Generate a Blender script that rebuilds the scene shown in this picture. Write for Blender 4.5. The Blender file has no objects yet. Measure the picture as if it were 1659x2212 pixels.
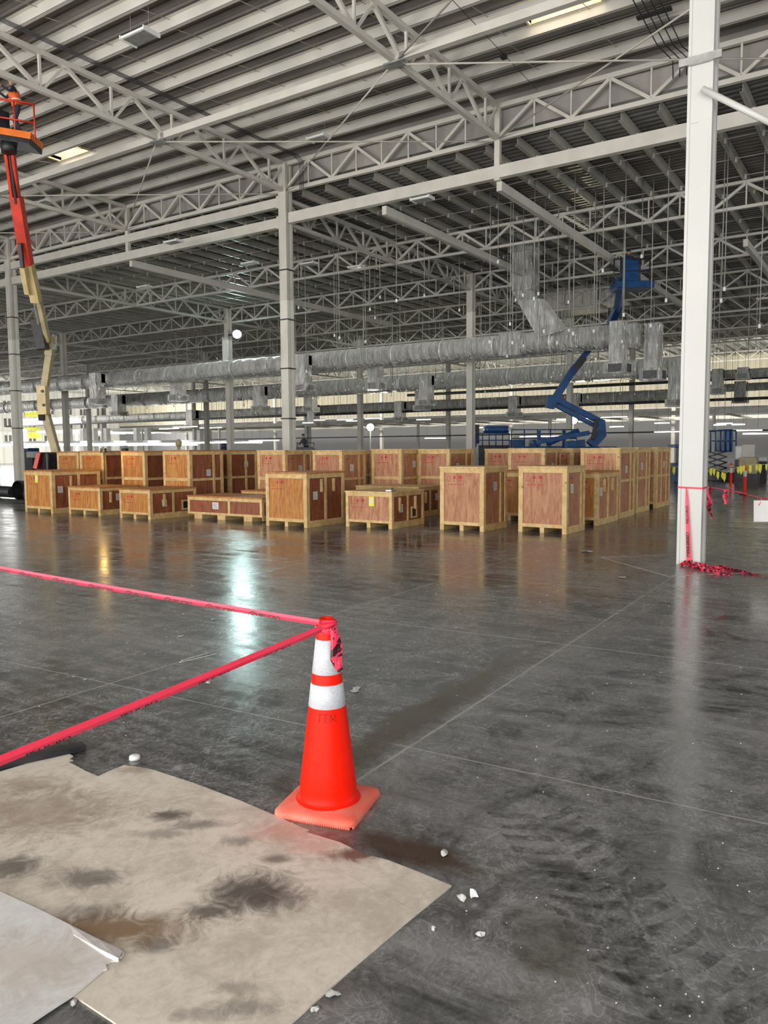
import bpy, math, random
from mathutils import Vector, Matrix
random.seed(7)
sc = bpy.context.scene
COL = sc.collection
R = math.radians

# ------------------------------------------------------------------ camera
F, H, PITCH, ROLL, YAW = 1680.0, 1.65, math.atan(136/1680.0), 0.0065, R(33.5)
fw = Vector((math.cos(YAW), math.sin(YAW), 0)); rt = Vector((math.sin(YAW), -math.cos(YAW), 0)); up = Vector((0, 0, 1))
CF = fw*math.cos(PITCH) - up*math.sin(PITCH); CU = up*math.cos(PITCH) + fw*math.sin(PITCH)
cr = rt*math.cos(ROLL) - CU*math.sin(ROLL); cu = rt*math.sin(ROLL) + CU*math.cos(ROLL)
cd = bpy.data.cameras.new('camera'); cam = bpy.data.objects.new('camera', cd); COL.objects.link(cam); sc.camera = cam
m = Matrix((( cr.x, cu.x, -CF.x, 0), (cr.y, cu.y, -CF.y, 0), (cr.z, cu.z, -CF.z, H), (0, 0, 0, 1)))
cam.matrix_world = m
cd.sensor_fit = 'VERTICAL'; cd.sensor_height = 36; cd.lens = 36*F/2212; cd.clip_end = 400; cd.clip_start = 0.05

# ------------------------------------------------------------------ world, daylight, exposure
w = bpy.data.worlds.new('world'); sc.world = w; w.use_nodes = True
w.node_tree.nodes['Background'].inputs[0].default_value = (.92, .96, 1, 1)
w.node_tree.nodes['Background'].inputs[1].default_value = 0.32
sc.view_settings.view_transform = 'Standard'; sc.view_settings.look = 'None'
sc.view_settings.exposure = 0.2; sc.view_settings.gamma = 1; sc.view_settings.use_curve_mapping = False
sc.cycles.max_bounces = 5; sc.cycles.diffuse_bounces = 3; sc.cycles.glossy_bounces = 3; sc.cycles.caustics_reflective = False
def area(name, loc, aim, sx, sy, power, col=(1, 1, 1)):
    l = bpy.data.lights.new(name, 'AREA'); l.shape = 'RECTANGLE'; l.size = sx; l.size_y = sy; l.energy = power; l.color = col
    o = bpy.data.objects.new(name, l); COL.objects.link(o); o.location = loc
    o.rotation_euler = (Vector(aim)-Vector(loc)).to_track_quat('-Z', 'Y').to_euler()
    return o
# daylight through the open dock side behind the photographer
area('daylight_dock_side', (-9.5, 6, 5.2), (10, 8, 5.6), 46, 9.5, 2700, (.97, .985, 1))
# sunlit yard outside the dock side throwing light up under the roof
area('sunlit_yard', (-14, 8, .3), (2, 8, 12), 50, 12, 11800, (1, .965, .90))
area('daylight_side_bay', (27, -22, 5), (27, 4, 1), 22, 8, 1700, (.93, .97, 1))
# bright lit production hall at the far left end
area('lit_hall_left', (44, 98, 6.5), (40, 40, 2), 60, 6, 5200, (1, 1, .98))
area('back_wall_fill', (68, 40, 6.8), (80, 40, 7), 110, 2, 7000, (1, .97, .90))  # unseen light added to brighten the back wall
area('left_wall_fill', (50, 84, 3.2), (50, 103, 4), 56, 2, 8500, (1, 1, .98))  # added fill aimed at the left end wall, no fixture behind it
area('hall_fill', (40, 25, 8.9), (41, 25, 0), 30, 50, 1100, (.97, 1, .95))  # added overhead fill for the far hall, not a real fixture

# ------------------------------------------------------------------ helpers
def ray(px, py):
    return CF*F + cr*(px-829.5) - cu*(py-1106)
def gp(px, py, h=0.0):            # survey point: where the sight line meets height h
    d = ray(px, py); return Vector((0, 0, H)) + d*((h-H)/d.z)
def dz(px, py, z):                # survey point at forward distance z
    d = ray(px, py); return Vector((0, 0, H)) + d*(z/d.dot(fw))

def tag(o, label=None, cat=None, group=None, kind=None):
    if label: o['label'] = label
    if cat: o['category'] = cat
    if group: o['group'] = group
    if kind: o['kind'] = kind
    return o
def empty(name, loc, label=None, cat=None, group=None, rz=0):
    o = bpy.data.objects.new(name, None); COL.objects.link(o); o.location = loc; o.rotation_euler = (0, 0, rz)
    o.empty_display_size = .1
    return tag(o, label, cat, group)

class MB:
    def __init__(s): s.v = []; s.f = []; s.sm = []
    def add(s, vs, fs, smooth=False):
        n = len(s.v); s.v += [tuple(p) for p in vs]; s.f += [tuple(i+n for i in f) for f in fs]; s.sm += [smooth]*len(fs); return s
    def box(s, x0, x1, y0, y1, z0, z1):
        return s.add([(x0,y0,z0),(x1,y0,z0),(x1,y1,z0),(x0,y1,z0),(x0,y0,z1),(x1,y0,z1),(x1,y1,z1),(x0,y1,z1)],
                     [(0,3,2,1),(4,5,6,7),(0,1,5,4),(1,2,6,5),(2,3,7,6),(3,0,4,7)])
    def beam(s, p, q, a, b, ref=(0, 0, 1), roll=0):      # a = across, b = along ref
        p, q = Vector(p), Vector(q); d = (q-p).normalized(); ref = Vector(ref)
        if abs(d.dot(ref)) > .98: ref = Vector((1, 0, 0))
        x = d.cross(ref).normalized(); y = x.cross(d).normalized()
        if roll: x, y = x*math.cos(roll)+y*math.sin(roll), y*math.cos(roll)-x*math.sin(roll)
        c = [x*sx*a/2+y*sy*b/2 for sx, sy in ((-1,-1),(1,-1),(1,1),(-1,1))]
        return s.add([p+k for k in c]+[q+k for k in c], [(3,2,1,0),(4,5,6,7),(0,1,5,4),(1,2,6,5),(2,3,7,6),(3,0,4,7)])
    def tube(s, pts, r, n=8, caps=True, smooth=True):
        pts = [Vector(p) for p in pts]; rs = r if isinstance(r, (list, tuple)) else [r]*len(pts)
        vs = []; prev = None
        for i, p in enumerate(pts):
            d = (pts[min(i+1, len(pts)-1)]-pts[max(i-1, 0)]).normalized()
            ref = prev if prev else (Vector((0, 0, 1)) if abs(d.z) < .9 else Vector((1, 0, 0)))
            x = d.cross(ref).normalized(); y = x.cross(d).normalized(); prev = y
            vs += [p + x*math.cos(2*math.pi*k/n)*rs[i] + y*math.sin(2*math.pi*k/n)*rs[i] for k in range(n)]
        fs = [(i*n+k, i*n+(k+1) % n, (i+1)*n+(k+1) % n, (i+1)*n+k) for i in range(len(pts)-1) for k in range(n)]
        s.add(vs, fs, smooth)
        if caps:
            b = len(s.v)-len(vs); s.f += [tuple(b+k for k in range(n))[::-1], tuple(b+len(vs)-n+k for k in range(n))]; s.sm += [False, False]
        return s
    def lathe(s, prof, c=(0, 0, 0), n=32, smooth=True):
        c = Vector(c)
        vs = [c+Vector((r*math.cos(2*math.pi*k/n), r*math.sin(2*math.pi*k/n), z)) for r, z in prof for k in range(n)]
        return s.add(vs, [(i*n+k, i*n+(k+1) % n, (i+1)*n+(k+1) % n, (i+1)*n+k) for i in range(len(prof)-1) for k in range(n)], smooth)
    def prism(s, poly, z0, z1):
        n = len(poly)
        return s.add([(x, y, z0) for x, y in poly]+[(x, y, z1) for x, y in poly],
                     [tuple(range(n))[::-1], tuple(range(n, 2*n))]+[(i, (i+1) % n, n+(i+1) % n, n+i) for i in range(n)])
    def build(s, name, mat, parent=None, off=None, bevel=0):
        o0 = Vector((0, 0, 0))
        if off is not None: o0 = Vector(off)
        elif parent is not None:
            q = parent
            while q is not None: o0 += q.location; q = q.parent
        me = bpy.data.meshes.new(name)
        me.from_pydata([(x-o0.x, y-o0.y, z-o0.z) for x, y, z in s.v], [], s.f)
        if any(s.sm): me.polygons.foreach_set('use_smooth', s.sm)
        me.materials.append(mat); me.update()
        o = bpy.data.objects.new(name, me); COL.objects.link(o)
        if parent: o.parent = parent
        if bevel:
            b = o.modifiers.new('bevel', 'BEVEL'); b.width = bevel; b.segments = 2; b.limit_method = 'ANGLE'
        return o
def thing(mb, name, mat, base, label, cat, group=None, bevel=0):   # a one-mesh thing with its origin at its base
    o = mb.build(name, mat, None, off=base, bevel=bevel); o.location = base
    return tag(o, label, cat, group)
def copy_tree(o, parent=None):
    c = o.copy(); COL.objects.link(c)
    if parent: c.parent = parent
    for ch in list(o.children): copy_tree(ch, c)
    return c
def struct(mb, name, mat): return tag(mb.build(name, mat), kind='structure')

# ------------------------------------------------------------------ materials
def newmat(name):
    m = bpy.data.materials.new(name); m.use_nodes = True; nt = m.node_tree
    return m, nt, nt.nodes['Principled BSDF']
def N(nt, t, **kw):
    n = nt.nodes.new(t)
    for k, v in kw.items():
        if k.startswith('i_'): n.inputs[int(k[2:]) if k[2:].isdigit() else k[2:]].default_value = v
        else: setattr(n, k, v)
    return n
def mix(nt, fac, a, b, blend='MIX'):
    n = nt.nodes.new('ShaderNodeMix'); n.data_type = 'RGBA'; n.blend_type = blend
    for s, v in ((n.inputs[0], fac), (n.inputs[6], a), (n.inputs[7], b)):
        if hasattr(v, 'is_linked') or hasattr(v, 'links'): nt.links.new(v, s)
        else: s.default_value = v if not isinstance(v, tuple) else (v[0], v[1], v[2], 1)
    return n.outputs[2]
def math_(nt, op, a, b=0.0, clamp=False):
    n = nt.nodes.new('ShaderNodeMath'); n.operation = op; n.use_clamp = clamp
    for s, v in ((n.inputs[0], a), (n.inputs[1], b)):
        if isinstance(v, (int, float)): s.default_value = v
        else: nt.links.new(v, s)
    return n.outputs[0]
def ramp(nt, src, a, b, lo=0.0, hi=1.0):
    n = nt.nodes.new('ShaderNodeMapRange'); n.interpolation_type = 'SMOOTHSTEP'
    nt.links.new(src, n.inputs[0]); n.inputs[1].default_value = a; n.inputs[2].default_value = b; n.inputs[3].default_value = lo; n.inputs[4].default_value = hi
    return n.outputs[0]
def pos(nt, scale=(1, 1, 1), rot=(0, 0, 0), src='pos'):
    mp = nt.nodes.new('ShaderNodeMapping'); mp.inputs['Scale'].default_value = scale; mp.inputs['Rotation'].default_value = rot
    if src == 'pos': g = nt.nodes.new('ShaderNodeNewGeometry').outputs['Position']
    else: g = nt.nodes.new('ShaderNodeTexCoord').outputs['Object']
    nt.links.new(g, mp.inputs[0]); return mp.outputs[0]
def noise(nt, vec, scale, detail=3, rough=.5, dist=0):
    n = nt.nodes.new('ShaderNodeTexNoise'); n.inputs['Scale'].default_value = scale; n.inputs['Detail'].default_value = detail
    n.inputs['Roughness'].default_value = rough; n.inputs['Distortion'].default_value = dist
    nt.links.new(vec, n.inputs['Vector']); return n.outputs[0]
def bump(nt, bs, h, strength, dist=.01):
    b = nt.nodes.new('ShaderNodeBump'); b.inputs['Strength'].default_value = strength; b.inputs['Distance'].default_value = dist
    nt.links.new(h, b.inputs['Height']); nt.links.new(b.outputs[0], bs.inputs['Normal'])
def simple(name, col, rough=.5, metal=0, var=.12, scale=3, coat=0, src='pos'):
    m, nt, bs = newmat(name)
    n = noise(nt, pos(nt, src=src), scale, 2)
    c = mix(nt, ramp(nt, n, .3, .7), tuple(x*(1-var) for x in col), tuple(min(1, x*(1+var)) for x in col))
    nt.links.new(c, bs.inputs['Base Color']); bs.inputs['Roughness'].default_value = rough; bs.inputs['Metallic'].default_value = metal
    bs.inputs['Coat Weight'].default_value = coat
    return m
def emit(name, col, strength):
    m, nt, bs = newmat(name); bs.inputs['Base Color'].default_value = (*col, 1)
    bs.inputs['Emission Color'].default_value = (*col, 1); bs.inputs['Emission Strength'].default_value = strength; return m

M = {}
M['cream_steel'] = simple('cream_steel', (.66, .63, .565), .45, var=.06, scale=1.5)
M['white_column'] = simple('white_column', (.64, .635, .60), .4, var=.03, scale=.8)
M['grey_steel'] = simple('grey_steel', (.58, .565, .51), .5, var=.1, scale=1)
M['purlin_near'] = simple('purlin_near', (.62, .595, .545), .42, metal=0, var=.1, scale=.7)
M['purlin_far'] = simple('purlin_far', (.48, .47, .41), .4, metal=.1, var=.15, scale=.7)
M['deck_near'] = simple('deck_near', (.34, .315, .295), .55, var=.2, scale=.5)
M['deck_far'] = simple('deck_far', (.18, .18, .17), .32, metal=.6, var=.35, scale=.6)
M['galv'] = simple('galvanised', (.55, .55, .53), .35, metal=.7, var=.15, scale=6)
M['black'] = simple('black_rubber', (.02, .02, .022), .5, var=.3, scale=8)
M['dark_metal'] = simple('dark_metal', (.035, .035, .04), .4, metal=.3, var=.3, scale=5)
M['rod'] = simple('rod_steel', (.50, .47, .41), .5, var=.1)
M['cable'] = simple('cable_grey', (.42, .42, .38), .5, var=.1)
M['white_plastic'] = simple('white_plastic', (.85, .85, .83), .35, var=.03)
M['blue'] = simple('blue_paint', (.006, .055, .175), .35, var=.25, scale=3)
M['red_paint'] = simple('red_paint', (.62, .045, .02), .4, var=.2, scale=3)
M['orange_paint'] = simple('orange_paint', (.85, .20, .02), .4, var=.15, scale=3)
M['tan_paint'] = simple('tan_paint', (.62, .50, .24), .45, var=.12, scale=3)
M['tan_dull'] = simple('tan_dull', (.42, .35, .19), .5, var=.15, scale=3)
M['yellow'] = simple('yellow_film', (.85, .80, .05), .5, var=.1, scale=20)
M['skin'] = simple('skin', (.45, .25, .16), .5, var=.05)
M['denim'] = simple('dark_trousers', (.03, .035, .05), .8, var=.3, scale=20)
M['vest'] = simple('orange_vest', (.95, .16, .03), .6, var=.15, scale=20)
M['hat_dark'] = simple('dark_helmet', (.02, .02, .02), .3)
M['paper'] = simple('paper', (.75, .75, .72), .7, var=.08, scale=30)
M['ink'] = simple('label_ink', (.06, .06, .07), .7)
M['cone_orange'] = simple('cone_orange', (.95, .013, .001), .42, var=.03, scale=6)
M['sticker_yellow'] = simple('sticker_yellow', (.85, .85, .08), .5)
M['cream_light'] = simple('skylight_curb', (.85, .74, .52), .6, var=.05)
M['led'] = emit('led_tube', (1, .99, .95), 14)
M['led_soft'] = emit('led_soft', (1, .98, .92), 5)
M['flood'] = emit('flood_lamp', (.75, 1, .97), 70)
M['flood_warm'] = emit('flood_warm', (1, .93, .6), 60)
M['sky_panel'] = emit('skylight_panel', (1, .93, .76), 3)

def foil():
    m, nt, bs = newmat('foil_insulation')
    bs.inputs['Metallic'].default_value = .62; bs.inputs['Roughness'].default_value = .2
    nc = noise(nt, pos(nt, (.7, 2.5, .6)), 1.8, 4, .6, 1.0); nt.links.new(mix(nt, ramp(nt, nc, .35, .62), (.66, .65, .61), (.95, .94, .90)), bs.inputs['Base Color'])
    v = pos(nt, (1, 1.7, .6)); n1 = noise(nt, v, 3.0, 5, .62, 1.4)
    v2 = pos(nt, (.5, 6, .4)); n2 = noise(nt, v2, 2.0, 4, .6, .8)
    h = math_(nt, 'ADD', n1, math_(nt, 'MULTIPLY', n2, .7))
    bump(nt, bs, h, 1.0, .24)
    return m
M['foil'] = foil()
M['foil_tape'] = simple('foil_tape', (.85, .85, .82), .3, metal=.3, var=.1, scale=4)
def tapemat():
    m, nt, bs = newmat('barrier_tape'); bs.inputs['Base Color'].default_value = (.93, .045, .10, 1); bs.inputs['Roughness'].default_value = .35
    n = noise(nt, pos(nt), 30, 2); bump(nt, bs, n, .3, .004)
    return m
M['tape'] = tapemat()
def tape_print():
    m, nt, bs = newmat('printed_tape'); n = noise(nt, pos(nt), 26, 2, .5, .5)
    nt.links.new(mix(nt, ramp(nt, n, .50, .54), (.90, .05, .11), (.05, .008, .012)), bs.inputs['Base Color']); bs.inputs['Roughness'].default_value = .35; return m
M['tape_print'] = tape_print()
def band():
    m, nt, bs = newmat('reflective_band'); v = pos(nt)
    n = nt.nodes.new('ShaderNodeTexVoronoi'); n.inputs['Scale'].default_value = 160; nt.links.new(v, n.inputs['Vector'])
    c = mix(nt, ramp(nt, n.outputs[0], .2, .7), (.66, .68, .71), (.52, .54, .58)); nt.links.new(c, bs.inputs['Base Color'])
    bs.inputs['Roughness'].default_value = .35; return m
M['band'] = band()
def conebase():
    m, nt, bs = newmat('cone_base_dusty'); n = noise(nt, pos(nt), 9, 4)
    c = mix(nt, ramp(nt, n, .3, .7), (.88, .14, .09), (.80, .24, .17)); nt.links.new(c, bs.inputs['Base Color']); bs.inputs['Roughness'].default_value = .7
    return m
M['cone_base'] = conebase()
def ply(name, a, b):
    m, nt, bs = newmat(name)
    oi = nt.nodes.new('ShaderNodeObjectInfo')
    mp = nt.nodes.new('ShaderNodeMapping'); mp.inputs['Scale'].default_value = (1, 1, .16)
    nt.links.new(nt.nodes.new('ShaderNodeNewGeometry').outputs['Position'], mp.inputs[0])
    off = nt.nodes.new('ShaderNodeCombineXYZ'); nt.links.new(math_(nt, 'MULTIPLY', oi.outputs['Random'], 50), off.inputs[0]); nt.links.new(off.outputs[0], mp.inputs['Location'])
    n = noise(nt, mp.outputs[0], 9, 4, .6, 1.5)
    n2 = noise(nt, mp.outputs[0], 50, 2, .6, .3)
    f = math_(nt, 'ADD', math_(nt, 'MULTIPLY', n, .75), math_(nt, 'MULTIPLY', n2, .3))
    c = mix(nt, ramp(nt, f, .36, .68), a, b)
    c2 = mix(nt, math_(nt, 'MULTIPLY', oi.outputs['Random'], .35), c, tuple(x*.75 for x in a))
    nt.links.new(c2, bs.inputs['Base Color']); bs.inputs['Roughness'].default_value = .6
    return m
M['cone_orange'].node_tree.nodes['Principled BSDF'].inputs['Specular IOR Level'].default_value = .18
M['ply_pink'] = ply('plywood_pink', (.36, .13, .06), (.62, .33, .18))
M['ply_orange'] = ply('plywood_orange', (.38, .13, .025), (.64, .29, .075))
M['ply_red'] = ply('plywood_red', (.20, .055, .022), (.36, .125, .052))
def pine():
    m, nt, bs = newmat('pine_batten')
    oi = nt.nodes.new('ShaderNodeObjectInfo')
    v = pos(nt); n = noise(nt, v, 7, 3, .6, .5)
    vo = nt.nodes.new('ShaderNodeTexVoronoi'); vo.inputs['Scale'].default_value = 4.3; nt.links.new(v, vo.inputs['Vector'])
    c = mix(nt, ramp(nt, n, .3, .7), (.58, .38, .15), (.80, .57, .27))
    c = mix(nt, math_(nt, 'MULTIPLY', oi.outputs['Random'], .3), c, (.52, .34, .14))
    c = mix(nt, ramp(nt, vo.outputs[0], .09, .05), c, (.16, .07, .03))
    nt.links.new(c, bs.inputs['Base Color']); bs.inputs['Roughness'].default_value = .6; return m
M['pine'] = pine()
M['stencil'] = simple('red_stencil_ink', (.50, .02, .03), .6)

def floor_mat():
    m, nt, bs = newmat('polished_concrete')
    P = pos(nt)
    sx = nt.nodes.new('ShaderNodeSeparateXYZ'); nt.links.new(P, sx.inputs[0]); X, Y = sx.outputs[0], sx.outputs[1]
    big = noise(nt, P, .35, 4, .6, .6)
    mid = noise(nt, P, 2.2, 5, .65, 1.6)
    swirl = noise(nt, P, 7, 4, .7, 3.5)
    streak = noise(nt, pos(nt, (1, .12, 1), (0, 0, R(-8))), 5, 4, .65, .8)
    streak2 = noise(nt, pos(nt, (1, .07, 1), (0, 0, R(12))), 11, 3, .6, .5)
    fine = noise(nt, P, 55, 3, .7)
    f = math_(nt, 'ADD', math_(nt, 'MULTIPLY', big, .9), math_(nt, 'MULTIPLY', mid, .7))
    f = math_(nt, 'ADD', f, math_(nt, 'MULTIPLY', streak, .85)); f = math_(nt, 'ADD', f, math_(nt, 'MULTIPLY', swirl, .55))
    f = math_(nt, 'ADD', f, math_(nt, 'MULTIPLY', streak2, .5)); f = math_(nt, 'ADD', f, math_(nt, 'MULTIPLY', fine, .25))
    d = ramp(nt, f, 1.5, 2.4)
    c = mix(nt, d, (.032, .032, .028), (.29, .288, .278))
    def curl(sc_, dist, w_, k):          # curled wipe marks left in the dust
        nonlocal c
        a = math_(nt, 'ABSOLUTE', math_(nt, 'SUBTRACT', noise(nt, P, sc_, 2, .5, dist), .5))
        c = mix(nt, math_(nt, 'MULTIPLY', math_(nt, 'MULTIPLY', ramp(nt, a, w_, 0), ramp(nt, mid, .35, .65)), k), c, (.36, .365, .37))
    curl(2.4, 5, .028, .75); curl(6.5, 3, .04, .6)
    dk_ = ramp(nt, math_(nt, 'ABSOLUTE', math_(nt, 'SUBTRACT', noise(nt, P, 3.1, 2, .5, 4), .48)), .03, 0)
    c = mix(nt, math_(nt, 'MULTIPLY', dk_, .4), c, (.03, .03, .03))
    # the pour right of the main joint carries more settled dust
    side = ramp(nt, math_(nt, 'ADD', Y, math_(nt, 'MULTIPLY', big, .8)), 2.9, 1.9)
    c = mix(nt, math_(nt, 'MULTIPLY', math_(nt, 'MULTIPLY', side, ramp(nt, mid, .2, .7)), .42), c, (.27, .27, .268))
    # dust drift pale patches
    patch = ramp(nt, noise(nt, P, .8, 3, .55, .4), .52, .75)
    c = mix(nt, math_(nt, 'MULTIPLY', patch, .35), c, (.25, .255, .26))
    # saw-cut joints, dusty pale
    wob = math_(nt, 'MULTIPLY', math_(nt, 'SUBTRACT', noise(nt, P, 6, 2), .5), .012)
    def joint(axis, at, wd, strength):
        nonlocal c
        a = math_(nt, 'ABSOLUTE', math_(nt, 'SUBTRACT', math_(nt, 'ADD', axis, wob), at))
        a = ramp(nt, a, wd, wd*.3); br = ramp(nt, noise(nt, P, 3.3, 3), .25, .55, .45, 1)
        c = mix(nt, math_(nt, 'MULTIPLY', math_(nt, 'MULTIPLY', a, br), strength), c, (.50, .49, .44))
    # the X joints run slightly askew to the Y axis, as surveyed
    Xs = math_(nt, 'ADD', X, math_(nt, 'MULTIPLY', Y, .055)); Ys = math_(nt, 'SUBTRACT', Y, math_(nt, 'MULTIPLY', X, .022))
    for a in (.9, 3.69, 6.33, 9.1, 14.6, 20.1): joint(Xs, a, .007 if a < 5 else .012, .85)
    for a in (2.13, 4.55, 6.98, 9.5, 12, -.3, -2.7): joint(Ys, a, .010 if a != 2.13 else .012, .7)
    # wide dusty band along the main joint
    a = math_(nt, 'ABSOLUTE', math_(nt, 'SUBTRACT', Ys, 2.05)); a = ramp(nt, a, .22, .02)
    c = mix(nt, math_(nt, 'MULTIPLY', math_(nt, 'MULTIPLY', a, mid), .45), c, (.30, .30, .29))
    # brown band beside the joint behind the cone, brown patch by the board corner
    def stain(cx, cy, rx, ry, ang, col, k):  # soft-edged brown elliptical patch mixed into the floor colour
        nonlocal c
        mp = nt.nodes.new('ShaderNodeMapping'); mp.vector_type = 'TEXTURE'
        mp.inputs['Location'].default_value = (cx, cy, 0); mp.inputs['Rotation'].default_value = (0, 0, ang); mp.inputs['Scale'].default_value = (rx, ry, 1)
        nt.links.new(P, mp.inputs[0])
        ln = nt.nodes.new('ShaderNodeVectorMath'); ln.operation = 'LENGTH'; nt.links.new(mp.outputs[0], ln.inputs[0])
        e = math_(nt, 'ADD', ln.outputs['Value'], math_(nt, 'MULTIPLY', math_(nt, 'SUBTRACT', mid, .5), .8))
        c = mix(nt, math_(nt, 'MULTIPLY', ramp(nt, e, 1.1, .35), k), c, col)
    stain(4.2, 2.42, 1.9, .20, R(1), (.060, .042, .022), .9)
    stain(2.62, 1.62, .42, .12, R(95), (.055, .028, .016), .95)
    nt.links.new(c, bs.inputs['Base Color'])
    bs.inputs['Specular IOR Level'].default_value = .62
    r = nt.nodes.new('ShaderNodeMapRange'); nt.links.new(d, r.inputs[0]); r.inputs[3].default_value = .11; r.inputs[4].default_value = .36
    nt.links.new(r.outputs[0], bs.inputs['Roughness'])
    hb = math_(nt, 'ADD', math_(nt, 'MULTIPLY', mid, .6), math_(nt, 'MULTIPLY', swirl, .15))
    bump(nt, bs, hb, .12, .02)
    return m
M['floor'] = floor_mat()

# ------------------------------------------------------------------ structure: floor, walls, decks
HB, HT, HD = 10.35, 11.22, 11.56          # near roof: bottom chord, top chord, deck
GX = 20.75                                # girder line between the two roofs
FB, FT, FD = 9.3, 10.08, 10.36            # far roof: truss bottom, truss top, deck
CY = [1.35, 17.65, 33.95, 50.25, 66.55, 82.85]
CX = [20.75, 34.45, 48.15, 61.85, 75.55]
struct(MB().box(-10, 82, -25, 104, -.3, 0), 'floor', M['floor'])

def corr_deck():
    mb = MB(); x = GX+.1; vs = []
    prof = []
    while x < 80:
        prof += [(x, FD), (x+.10, FD), (x+.14, FD+.06), (x+.23, FD+.06)]; x += .27
    prof.append((x, FD))
    for px_, z in prof: vs += [(px_, -25, z), (px_, 104, z)]
    mb.add(vs, [(2*i, 2*i+1, 2*i+3, 2*i+2) for i in range(len(prof)-1)]); mb.box(GX+.1, 82, -25, 104, FD+.1, FD+.2)
    return mb
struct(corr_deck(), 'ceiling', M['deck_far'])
sky_holes = [(15.93, 16.87, 22.7, 24.3), (16.93, 17.87, 5.9, 7.6)]
def near_deck():
    mb = MB(); y = [-25]+sorted(v for h in sky_holes for v in h[2:])+[104]; 
    for i in range(len(y)-1):
        hole = next((h for h in sky_holes if h[2] == y[i] and h[3] == y[i+1]), None)
        if hole: mb.box(-8, hole[0]-.05, y[i], y[i+1], HD, HD+.1); mb.box(hole[1]+.05, GX+.3, y[i], y[i+1], HD, HD+.1)
        else: mb.box(-8, GX+.3, y[i], y[i+1], HD, HD+.1)
    x = -7.8                                    # shallow ribs of the roof sheet
    while x < GX:
        if not any(h[0]-.1 < x < h[1]+.1 for h in sky_holes): mb.box(x, x+.05, -25, 104, HD-.025, HD)
        x += .25
    return mb
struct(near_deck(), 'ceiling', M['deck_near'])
for n_, h in enumerate(sky_holes):
    root = empty('skylight', (h[0], h[2], HD), ('bright square skylight left, past the raised orange lift basket', 'bright skylight opening at the top edge right of centre')[n_], 'skylight')
    c = MB(); t = .05
    c.box(h[0]-t, h[0], h[2]-t, h[3]+t, HD-.05, HD+.28).box(h[1], h[1]+t, h[2]-t, h[3]+t, HD-.05, HD+.28).box(h[0], h[1], h[2]-t, h[2], HD-.05, HD+.28).box(h[0], h[1], h[3], h[3]+t, HD-.05, HD+.28)
    c.build('curb', M['cream_light'], root); MB().box(h[0]-t, h[1]+t, h[2]-t, h[3]+t, HD+.28, HD+.30).build('glazing', M['sky_panel'], root)
# drop panel closing the step between the high and the low roof
struct(MB().box(GX+.25, GX+.32, -25, 104, FD+.2, HD+.1), 'trim_1', M['deck_near'])

def wall_panel_mat(name, col, period, axis):
    m, nt, bs = newmat(name); P = pos(nt); s = nt.nodes.new('ShaderNodeSeparateXYZ'); nt.links.new(P, s.inputs[0])
    fr = math_(nt, 'FRACT', math_(nt, 'DIVIDE', s.outputs[axis], period)); l = ramp(nt, math_(nt, 'ABSOLUTE', math_(nt, 'SUBTRACT', fr, .5)), .36, .44)
    n = ramp(nt, noise(nt, pos(nt, (.3, .3, .1)), 1, 3), .3, .7)
    c = mix(nt, n, tuple(x*.9 for x in col), col); c = mix(nt, math_(nt, 'MULTIPLY', l, .35), c, tuple(x*.55 for x in col))
    nt.links.new(c, bs.inputs['Base Color']); bs.inputs['Roughness'].default_value = .6; return m
M['panel'] = wall_panel_mat('beige_wall_panel', (.62, .57, .43), 1.0, 1)
M['panel_x'] = wall_panel_mat('pale_wall_panel', (.72, .70, .62), 1.6, 0)
def block_mat():
    m, nt, bs = newmat('grey_block_wall'); b = nt.nodes.new('ShaderNodeTexBrick')
    mp = nt.nodes.new('ShaderNodeMapping'); mp.inputs['Rotation'].default_value = (R(90), 0, R(90)); nt.links.new(nt.nodes.new('ShaderNodeNewGeometry').outputs['Position'], mp.inputs[0])
    nt.links.new(mp.outputs[0], b.inputs['Vector']); b.inputs['Scale'].default_value = 1; b.inputs['Brick Width'].default_value = .8; b.inputs['Row Height'].default_value = .4; b.inputs['Mortar Size'].default_value = .02
    b.inputs['Color1'].default_value = (.46, .46, .46, 1); b.inputs['Color2'].default_value = (.54, .54, .53, 1); b.inputs['Mortar'].default_value = (.2, .2, .2, 1)
    nt.links.new(b.outputs[0], bs.inputs['Base Color']); bs.inputs['Roughness'].default_value = .8; return m
M['block'] = block_mat()
M['louvre'] = simple('dark_louvre', (.10, .10, .095), .6, var=.2)
WX, WY = 80, 103
# back wall: block plinth, dark louvre band, ribbed beige panels (real ribs)
struct(MB().box(WX, WX+.3, -25, WY, 0, 4.85), 'wall_back', M['block'])
wb = MB().box(WX+.05, WX+.3, -25, WY, 5.5, 10.6)
y = -24.5
while y < WY: wb.box(WX-.02, WX+.05, y, y+.12, 5.5, 10.5); y += 1.0
struct(wb, 'wall_back', M['panel'])
struct(MB().box(WX+.1, WX+.3, -25, WY, 4.85, 5.5), 'trim_2', M['louvre'])
struct(MB().box(WX-.08, WX, -25, WY, 5.46, 5.62), 'trim_3', M['grey_steel'])
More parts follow.
